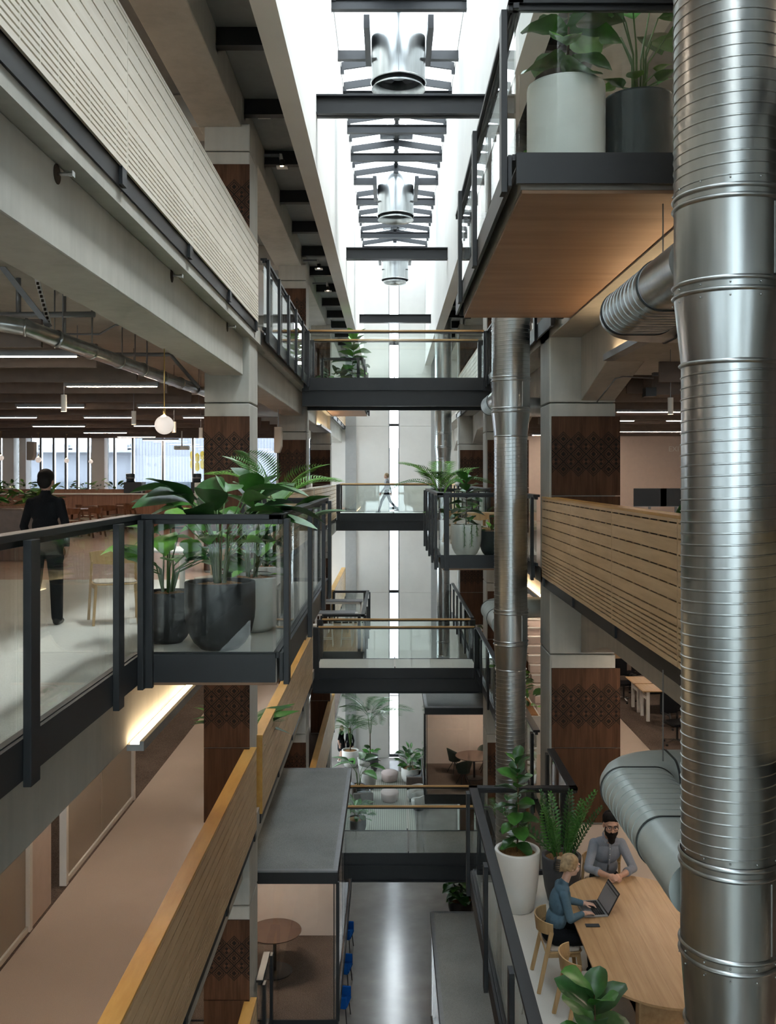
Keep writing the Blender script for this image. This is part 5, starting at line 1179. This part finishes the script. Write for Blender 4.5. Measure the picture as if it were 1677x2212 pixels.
def shell_chair(cloth, sc=1.):
    c = thing('shell_chair', 'chair', 'chair'); N = 12; vs = []; fs = []
    for j in range(5):
        t = j/4
        for i in range(N+1):
            a = R(165)+R(210)*i/N; r = .20+.08*t; zz_ = .44+t*(.20+.20*math.sin((a-R(165))/R(210)*math.pi)); vs.append((r*math.cos(a), r*math.sin(a), zz_))
    for j in range(4):
        for i in range(N): k = N+1; fs.append((j*k+i, j*k+i+1, (j+1)*k+i+1, (j+1)*k+i))
    o = MB().add(vs, fs).build('shell', cloth, c, True); s_ = o.modifiers.new('thick', 'SOLIDIFY'); s_.thickness = .03
    MB().lathe([(.19, .40), (.21, .44), (.2, .47), (.01, .475)], (0, 0, 0), 20).build('seat', cloth, c, True)
    for k in range(4): a = R(45+90*k); MB().bar((.03*math.cos(a), .03*math.sin(a), .40), (.26*math.cos(a), .26*math.sin(a), .0), .022, .022).build('leg', 'black_plastic', c)
    return c
SG = Proto(lambda: shell_chair('green_cloth')); 
for x, y, a, lab in ((2.15, 32.3, -60, 'dark green shell chair against the pink wall of the far right pod'), (2.35, 31.0, 20, 'dark green shell chair in front of the far right pod table'), (3.2, 32.4, 180, 'dark green shell chair half hidden behind the far pod table')): SG((x, y, L1+.016), R(a), lab, 'dark green pod chairs')
# ================================================================ ground floor lounge
struct(box('rug', 'rug', -1.25, 1.0, 36.6, 46.0, LG, LG+.012), 'striped grey rug of the ground floor lounge')
def tub():
    c = thing('tub_armchair', 'chair', 'armchair'); N = 16; vs = []; fs = []
    for (r, z) in ((.30, .2), (.37, .42), (.40, .72), (.34, .74), (.30, .46)):
        for i in range(N+1): a = R(140)+R(260)*i/N; e = math.sin((a-R(140))/R(260)*math.pi); vs.append((r*math.cos(a), r*math.sin(a), .2+(z-.2)*(.72+.28*e)))
    k = N+1
    for j in range(4):
        for i in range(N): fs.append((j*k+i, j*k+i+1, (j+1)*k+i+1, (j+1)*k+i))
    MB().add(vs, fs).build('shell', 'armchair_cloth', c, True); MB().lathe([(.29, .2), (.31, .3), (.31, .42), (.28, .45), (.01, .46)], (0, .02, 0), 24).build('seat', 'armchair_cloth', c, True)
    MB().lathe([(.22, 0), (.24, .04), (.2, .2)], (0, 0, 0), 20).build('base', 'black_plastic', c, True); return c
TU = Proto(tub); GL = 'grey tub armchairs in the lounge'
for px, py, a, lab in ((797, 1690, -70, 'first grey tub armchair on the left of the lounge rug'), (793, 1672, -80, 'second grey tub armchair on the left of the lounge rug'), (790, 1656, -95, 'third grey tub armchair on the left of the lounge rug'), (905, 1735, 100, 'grey tub armchair in front on the right of the lounge rug'), (896, 1718, 85, 'grey tub armchair behind the front one on the right')):
    p = onz(px, py+14, LG); TU((p.x, p.y, LG+.012), R(a), lab, GL)
for i, (px, py) in enumerate(((842, 1672), (842, 1715))):
    p = onz(px, py+14, LG); t_ = thing('pouf_table', ['oval pink pouf table further back on the lounge rug', 'oval pink pouf table nearer on the lounge rug'][i], 'pouf', p, 'pink poufs'); m = MB(); vs = []
    m.lathe([(.30, 0), (.36, .06), (.40, .36), (.38, .40), (.01, .41)], (0, 0, 0), 28); o = m.build('cushion', 'pouf_cloth', None, True); o.parent = t_; o.scale = (1., 1.25, 1); MB().lathe([(.28, 0), (.28, .05)], (0, 0, 0), 20, True, True).build('plinth', 'dark_chair', None).parent = t_
def sofa(label, px, py, a):
    p = onz(px, py, LG); s = thing('leather_armchair', label, 'armchair', (0, 0, 0), 'dark leather armchairs')
    box('seat', 'leather', -.42, .42, -.35, .4, .2, .44, s, .04); box('backrest', 'leather', -.42, .42, -.5, -.3, .3, .82, s, .05)
    for k in (-1, 1): box('arm', 'leather', k*.47-.08, k*.47+.08, -.45, .4, .12, .6, s, .04)
    box('base', 'black_plastic', -.48, .48, -.45, .38, .04, .2, s)
    for k in (-1, 1):
        for j in (-1, 1): box('foot', 'black_plastic', k*.42-.02, k*.42+.02, j*.36-.02, j*.36+.02, 0, .05, s)
    m = MB(); vs = []; fs = []
    for i in range(7):
        for j in range(5): vs.append((-.2+j*.1+.02*math.sin(i), -.52+i*.15, (.85 if i < 2 else .46)+.03*math.sin(i*2+j)))
    for i in range(6):
        for j in range(4): fs.append((i*5+j, i*5+j+1, (i+1)*5+j+1, (i+1)*5+j))
    o = MB().add(vs, fs).build('throw', 'grey_cloth', s, True); o.modifiers.new('thick', 'SOLIDIFY').thickness = .015
    s.location = (p.x, p.y, LG+.012); s.rotation_euler = (0, 0, R(a))
sofa('dark leather armchair with a throw on the left of the lounge', 783, 1735, -80); sofa('dark leather armchair with a throw under the lounge shrubs on the right', 897, 1700, 90)
p, z = planter('white lounge planter with a big drooping palm', onz(757, 1655, LG), .42, .8, 'pot_white', 'taper', 'lounge planters'); palm(p, z, 14, 1.1, ('dark', 'mid'), .9, (25, 65), 'palm', .3)
p, z = planter('tall kentia palm in a grey lounge planter', onz(800, 1668, LG), .40, .8, 'pot_grey', 'u', 'lounge planters'); palm(p, z, 8, 1.2, ('dark',), .9, (40, 70), 'kentia', 1.1); bush(p, z, 18, .4, .5, 3., 'sml')
p, z = planter('dense lounge shrub in a pale planter on the right of the rug', onz(888, 1690, LG), .45, .7, 'pot_white', 'u', 'lounge planters'); bush(p, z, 46, .62, 1.1, 3.8, 'sml', ('dark', 'mid')); paddle(p, z, 7, .6, 1.2, .5, 1., 'lan', ('dark', 'mid'))
p, z = planter('broad-leaved lounge plant in front of the left meeting pod corner', onz(775, 1725, LG), .35, .6, 'pot_grey', 'u', 'lounge planters'); paddle(p, z, 8, .6, 1.3, .5, 1.6, 'ell', ('mid', 'silver', 'dark'))
p, z = planter('shrubby lounge plant behind the lowest footbridge glass', onz(770, 1800, LG), .4, .6, 'pot_grey', 'u', 'lounge planters'); bush(p, z, 34, .55, .9, 3.2, 'sml', ('dark', 'mid')); palm(p, z, 6, .9, ('mid',), .3, (35, 70))
p, z = planter('fiddle-leaf shrub on the ground floor beside the pod roof corner', onz(995, 1975, LG), .4, .5, 'pot_black', 'u', 'lounge planters'); fiddle(p, z, 1.5, 18, 1.5, ('dark', 'mid'), (.05, 0), .05); fiddle(p, z, 1.2, 14, 1.3, ('dark',), (-.3, 0), .05, -.1); bush(p, z, 26, .5, .6, 3., 'sml', ('dark', 'mid'))
p, z = planter('palm on the first storey right of the lowest footbridge', (3.0, 25.5, L1), .3, .6, 'pot_black', 'u', 'lounge planters'); palm(p, z, 7, .9, ('mid',), .3, (30, 70))
# cafe chairs in blue beside the pod
def blue_chair():
    c = thing('blue_chair', 'chair', 'chair'); box('seat', 'blue_cloth', -.26, .26, -.26, .26, .42, .5, c, .03); box('backrest', 'blue_cloth', -.26, .26, -.34, -.26, .40, 1.0, c, .03)
    for a in (-1, 1):
        box('side', 'blue_cloth', a*.28-.03, a*.28+.03, -.3, .24, .42, .72, c, .02)
        for b in (-1, 1): MB().bar((a*.24, b*.24, 0), (a*.2, b*.2, .42), .025, .025).build('leg', 'black_plastic', c)
    return c
BC = Proto(blue_chair)
for px, py, lab in ((752, 2010, 'bright blue chair farthest along the left pod'), (748, 2085, 'bright blue chair in the middle along the left pod'), (744, 2160, 'bright blue chair nearest the bottom edge beside the left pod')):
    p = onz(px, py+40, LG); BC((p.x-.12, p.y, LG), R(-100), lab, 'blue chairs on the ground floor')
dr = thing('timber_screen', 'red-brown timber screen behind the lower left column on the first storey', 'screen', (-3.4, 30, L1)); box('panel', 'door_wood', -5.0, -2.9, 30, 30.1, L1, L1+2.9, dr); box('frame', 'steel_black', -2.9, -2.78, 29.95, 30.12, L1, L1+2.9, dr); box('ledge', 'door_wood', -4.6, -3.0, 29.75, 30.0, L1+2.1, L1+2.16, dr)
# ================================================================ people
import numpy as np
class Body:
    """union of tapered limbs and ellipsoids, fused into one continuous skin"""
    def __init__(s): s.mb = MB(); s.pr = []
    def limb(s, p, q, r1, r2, m):
        p, q = Vector(p), Vector(q); n = 14; N = 6; d = q-p
        pts = [p-d.normalized()*r1*.6]+[p.lerp(q, i/N) for i in range(N+1)]+[q+d.normalized()*r2*.6]
        rs = [r1*.75]+[r1+(r2-r1)*i/N for i in range(N+1)]+[r2*.75]
        s.mb.tube(pts, rs, n); s.mb.ball(p, r1, 14, 10); s.mb.ball(q, r2, 14, 10); s.pr.append(('c', p, q, r1, r2, m)); return s
    def ell(s, c, r, m, rot=None):
        c = Vector(c); rot = rot or Matrix.Identity(3); t_ = MB().ball((0, 0, 0), r, 22, 14); s.mb.add([c+rot @ v for v in t_.v], t_.f); s.pr.append(('e', c, Vector(r), rot, 0, m)); return s
    def hand(s, w, f, n, side, m, curl=.5, k=1., fr=.0085):
        """w wrist, f pointing direction, n back-of-hand normal, side: thumb direction sign along f x n"""
        w, f, n = Vector(w), Vector(f).normalized(), Vector(n); n = (n-f*n.dot(f)).normalized(); u = f.cross(n).normalized()*side
        s.limb(w, w+f*.03*k, .026*k, .030*k, m)
        rot = Matrix((u, f, n)).transposed(); s.ell(w+f*.062*k, (.041*k, .05*k, .016*k), m, rot)
        for i, (o, L) in enumerate(((.030, .070), (.010, .078), (-.010, .073), (-.029, .058))):
            b = w+f*.10*k+u*o*k; d1 = (f*math.cos(curl*.6)-n*math.sin(curl*.6)); d2 = (f*math.cos(curl*1.7)-n*math.sin(curl*1.7)); d1 = (d1+u*o*1.2).normalized()
            p1 = b+d1*L*.5*k; p2 = p1+d2*L*.5*k; s.limb(b-f*.02*k, p1, fr*1.1, fr, m); s.limb(p1, p2, fr, fr*.85, m)
        b = w+f*.025*k+u*.028*k; d1 = (f*.65+u*.7-n*.25).normalized(); p1 = b+d1*.045*k; p2 = p1+(f*.9+u*.1-n*.35).normalized()*.032*k; s.limb(b, p1, fr*1.35, fr*1.1, m); s.limb(p1, p2, fr*1.1, fr*.95, m)
    def bake(s, par, mats, voxel, name='body', smooth=3):
        me = s.mb.mesh(name+'_src'); o = bpy.data.objects.new(name+'_src', me); COL.objects.link(o)
        r = o.modifiers.new('r', 'REMESH'); r.mode = 'VOXEL'; r.voxel_size = voxel; r.use_smooth_shade = True
        q = o.modifiers.new('s', 'SMOOTH'); q.iterations = smooth; q.factor = .5
        dg = bpy.context.evaluated_depsgraph_get(); dg.update(); ev = o.evaluated_get(dg); out = bpy.data.meshes.new_from_object(ev)
        bpy.data.objects.remove(o); bpy.data.meshes.remove(me); out.name = name
        nf = len(out.polygons); cen = np.empty(nf*3); out.polygons.foreach_get('center', cen); cen = cen.reshape(-1, 3)
        best = np.full(nf, 1e9); idx = np.zeros(nf, dtype=np.int32)
        for t_ in s.pr:
            if t_[0] == 'c':
                p, q_, r1, r2, m = np.array(t_[1]), np.array(t_[2]), t_[3], t_[4], t_[5]; d = q_-p; L = max(1e-9, d@d); tt = np.clip(((cen-p)@d)/L, 0, 1); dist = np.linalg.norm(cen-(p+tt[:, None]*d), axis=1)-(r1+(r2-r1)*tt)
            else:
                c, rr, rot, m = np.array(t_[1]), np.array(t_[2]), np.array(t_[3]), t_[5]; l = (cen-c)@rot; dist = (np.linalg.norm(l/rr, axis=1)-1)*rr.min()
            w_ = dist < best; best[w_] = dist[w_]; idx[w_] = m
        out.materials.clear()
        for m in mats: out.materials.append(MATS[m])
        out.polygons.foreach_set('material_index', idx); out.polygons.foreach_set('use_smooth', [True]*nf); out.update()
        return obj(name, out, None, par)
def head_rot(yaw, pitch): return Matrix.Rotation(R(yaw), 3, 'Z') @ Matrix.Rotation(R(pitch), 3, 'X')
def add_head(B, c, rot, m, k=1.):
    c = Vector(c); P = lambda x, y, z: c+rot @ (Vector((x, y, z))*k); S = lambda *a: tuple(v*k for v in a)
    B.ell(P(0, -.012, .025), S(.074, .094, .092), m, rot); B.ell(P(0, .022, -.045), S(.056, .068, .072), m, rot); B.ell(P(0, .055, -.085), S(.03, .03, .026), m, rot)
    B.ell(P(0, .092, -.022), S(.012, .022, .024), m, rot); B.ell(P(0, .105, -.034), S(.014, .012, .010), m, rot); B.ell(P(0, .078, .028), S(.055, .018, .014), m, rot)
    for s in (-1, 1): B.ell(P(s*.076, -.008, -.012), S(.010, .022, .032), m, rot); B.ell(P(s*.04, .06, -.03), S(.026, .03, .026), m, rot)
    return P
def face(par, P, rot, k=1., brow='hair_black', lip='lip'):
    for s in (-1, 1):
        e = MB().ball((0, 0, 0), (.014*k, .006*k, .0075*k), 10, 6); ey = MB().add([P(s*.031, .083, .004)+rot @ v for v in e.v], e.f).build('eye', 'eye_white', None, True); ey.parent = par
        e = MB().ball((0, 0, 0), (.0065*k, .004*k, .0068*k), 8, 6); o = MB().add([P(s*.031, .0885, .003)+rot @ v for v in e.v], e.f).build('pupil', 'black_plastic', None, True); o.parent = ey
        e = MB().tube([P(s*.012, .094, .026), P(s*.032, .094, .031), P(s*.052, .080, .025)], .0045*k, 6).build('eyebrow', brow, None, True); e.parent = par
    e = MB().ball((0, 0, 0), (.023*k, .007*k, .0075*k), 12, 6); o = MB().add([P(0, .082, -.066)+rot @ v for v in e.v], e.f).build('mouth', lip, None, True); o.parent = par
def blob(par, name, mat, items, voxel=.008, smooth=2):
    b = Body()
    for c, r, rot in items: b.ell(c, r, 0, rot)
    return b.bake(par, (mat,), voxel, name, smooth)
# ------------------------------------------------ bearded man at the far table end
mn = thing('person', 'bearded person in a blue-grey shirt and glasses, hands clasped on the oak table', 'person', (2.81, 12.62, L2)); mn.rotation_euler = (0, 0, R(180))
B = Body(); SH, SK, TR = 0, 1, 2
B.ell((0, -.0, .56), (.175, .14, .13), TR); B.ell((0, .05, .72), (.165, .125, .17), SH, Matrix.Rotation(R(-18), 3, 'X')); B.ell((0, .14, .95), (.195, .13, .20), SH, Matrix.Rotation(R(-22), 3, 'X')); B.ell((0, .19, 1.075), (.185, .095, .07), SH); B.limb((0, .19, 1.09), (0, .22, 1.125), .085, .072, SH)
B.limb((0, .22, 1.10), (0, .33, 1.27), .062, .058, SK)
for s in (-1, 1):
    sh, el, wr = (s*.175, .195, 1.055), (s*.29, .36, .80), (s*.085, .575, .795)
    B.limb(sh, el, .066, .055, SH); B.limb(el, Vector(el).lerp(Vector(wr), .48), .055, .048, SH); B.limb(Vector(el).lerp(Vector(wr), .46), wr, .043, .031, SK)
    B.hand(wr, (-s*.75, .62, .02), (s*.5, .55, .75), -s*-1 if False else s, SK, .75 if s > 0 else .9)
    B.limb((s*.10, .0, .54), (s*.15, .44, .52), .098, .068, TR); B.limb((s*.15, .44, .52), (s*.15, .42, .10), .062, .044, TR); B.limb((s*.15, .40, .045), (s*.16, .55, .035), .045, .034, TR)
hr = head_rot(0, -10); hc = Vector((0, .37, 1.365)); HK = 1.18; P = add_head(B, hc, hr, SK, HK); B.bake(mn, ('shirt_fabric', 'skin', 'black_cloth'), .0065)
curl = [(P(.07*math.cos(i*2.4)*(.35+.045*i), -.01+.085*math.sin(i*2.4)*(.35+.045*i), .135-.0035*i), (.026, .026, .024), hr) for i in range(15)]
blob(mn, 'hair', 'hair_black', [(P(0, -.03, .055), (0.1008, 0.1176, 0.0986), hr), (P(0, .055, .105), (0.0784, 0.0504, 0.0392), hr), (P(.035, .03, .12), (0.0504, 0.0560, 0.0392), hr), (P(-.035, .01, .125), (0.0504, 0.0560, 0.0392), hr), (P(0, -.07, -.0), (0.0896, 0.0616, 0.0952), hr)]+curl, .007, 1)
blob(mn, 'beard', 'hair_black', [(P(0, .058, -.098), (0.0627, 0.0560, 0.0616), hr), (P(0, .062, -.145), (0.0480, 0.0460, 0.0600), hr), (P(.052, .035, -.06), (0.0246, 0.0448, 0.0616), hr), (P(-.052, .035, -.06), (0.0246, 0.0448, 0.0616), hr), (P(0, .092, -.052), (0.0336, 0.0134, 0.0112), hr)])
face(mn, P, hr, HK)
gl = MB()
for s in (-1, 1):
    ring_ = [P(s*.034+.026*math.cos(a), .102, .003+.019*math.sin(a)) for a in [2*math.pi*i/16 for i in range(17)]]; gl.tube(ring_, .0028, 6, False); gl.tube([P(s*.060, .10, .008), P(s*.078, .0, .008)], .0025, 5)
gl.tube([P(-.009, .104, .006), P(.009, .104, .006)], .0025, 5); gl.build('glasses', 'black_plastic', None, True).parent = mn
for s in (-1, 1):
    o = MB().add([(s*.012, .335, 1.125), (s*.06, .325, 1.105), (s*.085, .27, 1.15), (s*.078, .22, 1.195), (s*.03, .175, 1.215), (s*.025, .19, 1.245), (s*.066, .235, 1.228), (s*.066, .275, 1.19), (s*.012, .325, 1.165)], [(0, 1, 2, 7, 8), (2, 3, 6, 7), (3, 4, 5, 6)]).build('collar', 'shirt_fabric', None); o.parent = mn; o.modifiers.new('t', 'SOLIDIFY').thickness = .007
    e, w_ = Vector((s*.29, .36, .80)), Vector((s*.085, .575, .795)); c = e.lerp(w_, .50); d = (w_-e).normalized()*.025; MB().tube([c-d, c, c+d], [.054, .056, .053], 14).build('rolled_cuff', 'shirt_fabric', None, True).parent = mn
MB().tube([(0, .325, 1.10), (0, .335, 1.0), (0, .27, .84), (0, .20, .70)], [.012, .014, .014, .012], 6, flat=.35).build('placket', 'shirt_fabric', None, True).parent = mn
plk = [k for k in mn.children if k.name.startswith('placket')][0]
for z, y in ((1.04, .345), (.96, .325), (.88, .295), (.80, .262)): MB().ball((0, y, z), .006, 8, 6).build('button', 'eye_white', None, True).parent = plk
# ------------------------------------------------ woman at the laptop
wm = thing('person', 'person in a blue-teal jumper with blond pinned-up hair typing on the laptop', 'person', (1.90, 11.06, L2)); wm.rotation_euler = (0, 0, R(-90))
B = Body(); lean = Matrix.Rotation(R(-14), 3, 'X')
B.ell((0, -.02, .57), (.175, .15, .13), 2); B.ell((0, .01, .72), (.15, .12, .15), 0, lean); B.ell((0, .05, .92), (.165, .12, .19), 0, lean); B.ell((0, .075, 1.06), (.155, .085, .065), 0)
B.limb((0, .085, 1.08), (0, .14, 1.23), .050, .048, 1); B.limb((0, .08, 1.075), (0, .095, 1.125), .07, .060, 0)
for s in (-1, 1):
    sh = Vector((s*.148, .07, 1.045)); el = Vector((s*.215, .13, .80)) if s > 0 else Vector((s*.23, .19, .82)); wr = Vector((.06, .31, .795)) if s > 0 else Vector((-.20, .36, .795))
    B.limb(sh, el, .057, .047, 0); B.limb(el, el.lerp(wr, .85), .047, .036, 0); B.limb(el.lerp(wr, .8), wr, .030, .026, 1)
    B.hand(wr, (-.35 if s > 0 else .05, .9, -.03), (0, 0, 1), -s, 1, .5, .92, .008)
    B.limb((s*.10, .0, .55), (s*.13, .42, .53), .098, .066, 2); B.limb((s*.13, .42, .53), (s*.13, .44, .10), .058, .042, 2); B.limb((s*.13, .42, .045), (s*.14, .56, .035), .04, .03, 2)
hr = head_rot(12, -8); hc = Vector((0, .175, 1.325)); P = add_head(B, hc, hr, 1, 1.03); B.bake(wm, ('knit_teal', 'skin_pale', 'black_cloth'), .0065)
wh = blob(wm, 'hair', 'hair_blond', [(P(0, -.022, .048), (.089, .108, .088), hr), (P(0, -.08, .0), (.08, .06, .08), hr), (P(0, -.135, -.01), (.055, .055, .075), hr), (P(0, -.14, .045), (.045, .045, .05), hr), (P(.062, -.02, .0), (.026, .07, .055), hr), (P(-.062, -.02, .0), (.026, .07, .055), hr)])
face(wm, P, hr, 1.03, 'hair_blond')
cl = MB()
for i in range(7): z = .065-.02*i; cl.tube([P(-.05, -.15, z), P(-.03, -.192, z-.004), P(.03, -.192, z-.004), P(.05, -.15, z)], .007, 6)
cl.tube([P(0, -.190, .075), P(0, -.198, .0), P(0, -.188, -.065)], .011, 6); cl.build('hair_clip', 'black_plastic', None, True).parent = wh
# ------------------------------------------------ standing / walking figures
def figure(label, loc, rz, h, top, legs, hair, skin='skin_pale', stride=.0, voxel=.011, arm=(.0, .0), dress=False, longhair=False, shoes='black_plastic', yaw=0, carry=.0, bare=False, legw=1.):
    p = thing('person', label, 'person', loc); p.rotation_euler = (0, 0, R(rz)); k = h/1.70; V = lambda x, y, z: Vector((x*k, y*k, z*k)); B = Body()
    B.ell(V(0, 0, .93), (.165*k, .115*k, .12*k), 2 if not dress else 0); B.ell(V(0, .0, 1.10), (.145*k, .105*k, .15*k), 0); B.ell(V(0, .0, 1.29), (.175*k, .115*k, .17*k), 0); B.ell(V(0, -.005, 1.385), (.165*k, .08*k, .06*k), 0); B.limb(V(0, 0, 1.40), V(0, .01, 1.46), .08*k, .058*k, 0)
    B.limb(V(0, 0, 1.40), V(0, .02, 1.52), .052*k, .048*k, 1)
    if dress: B.limb(V(0, 0, .98), V(0, 0, .66), .165*k, .175*k, 0)
    for s in (-1, 1):
        f = s*stride; sw = -f*.9
        sh = V(s*.155, 0, 1.365); el = V(s*(.225+carry*.02), sw*.35-.03+carry*.02, 1.10); wr = V(s*(.24-carry*.04), sw*.75+.04+carry*.16, .87+carry*.03)
        B.limb(sh, el, .053*k, .044*k, 0); B.limb(el, wr, .045*k, .030*k, 0 if not bare else 1); B.hand(wr, (0, .12, -1), (s, 0, 0), -s, 1, .5, k*.95, .0105)
        hip = V(s*.09, 0, .92); kn = V(s*.10, f*.55+abs(f)*.12, .50); an = V(s*.10, f*1.0-(.12 if f < 0 else 0), .09+(.06 if f < -.05 else 0)); m = 2 if not bare else 1
        B.limb(hip, kn, .088*k*legw**.5, .060*k*legw, m); B.limb(kn, an, .058*k*legw, .042*k*legw**1.6 if not bare else .036*k, m); B.limb(an+V(0, -.03, -.045), an+V(s*.015, .13, -.055), .042*k, .030*k, 3)
    hr = head_rot(yaw, -3); P = add_head(B, V(0, .035, 1.60), hr, 1, k*.98); B.bake(p, (top, skin, legs, shoes), voxel)
    it = [(P(0, -.026, .045), (.086, .102, .088), hr), (P(0, -.075, -.005), (.078, .05, .085), hr)]
    if longhair: it += [(P(0, -.085, -.10), (.075, .045, .11), hr), (P(.06, -.04, -.09), (.03, .05, .12), hr), (P(-.06, -.04, -.09), (.03, .05, .12), hr), (P(0, -.09, -.2), (.065, .035, .09), hr)]
    blob(p, 'hair', hair, it, .009); face(p, P, hr, k, hair)
    return p
q = onz(98, 1353, L3)
figure('person in black clothes standing with their back to the camera in the cafe', (q.x, q.y, 0), 4, 1.665, 'black_cloth', 'black_cloth', 'hair_black', 'skin', .10, .010, carry=.6, legw=1.28)
figure('person in a grey top and black trousers striding across the far footbridge', ((836-VX)*41.8/F, 41.8, L3), 90, 1.70, 'grey_cloth', 'black_cloth', 'hair_blond', 'skin_pale', .34, .012)
figure('person in a short black dress with long brown hair standing by the far palms', (-2.46, 47.4, LG), -110, 1.84, 'black_cloth', 'black_cloth', 'hair_brown', 'skin_pale', .05, .012, dress=True, longhair=True, shoes='white_paint', bare=True, yaw=-20)
figure('dark-haired person half hidden behind the drooping lounge palm', (-2.06, 47.6, LG), 150, 1.66, 'black_cloth', 'black_cloth', 'hair_brown', 'skin_pale', .0, .014, longhair=True)
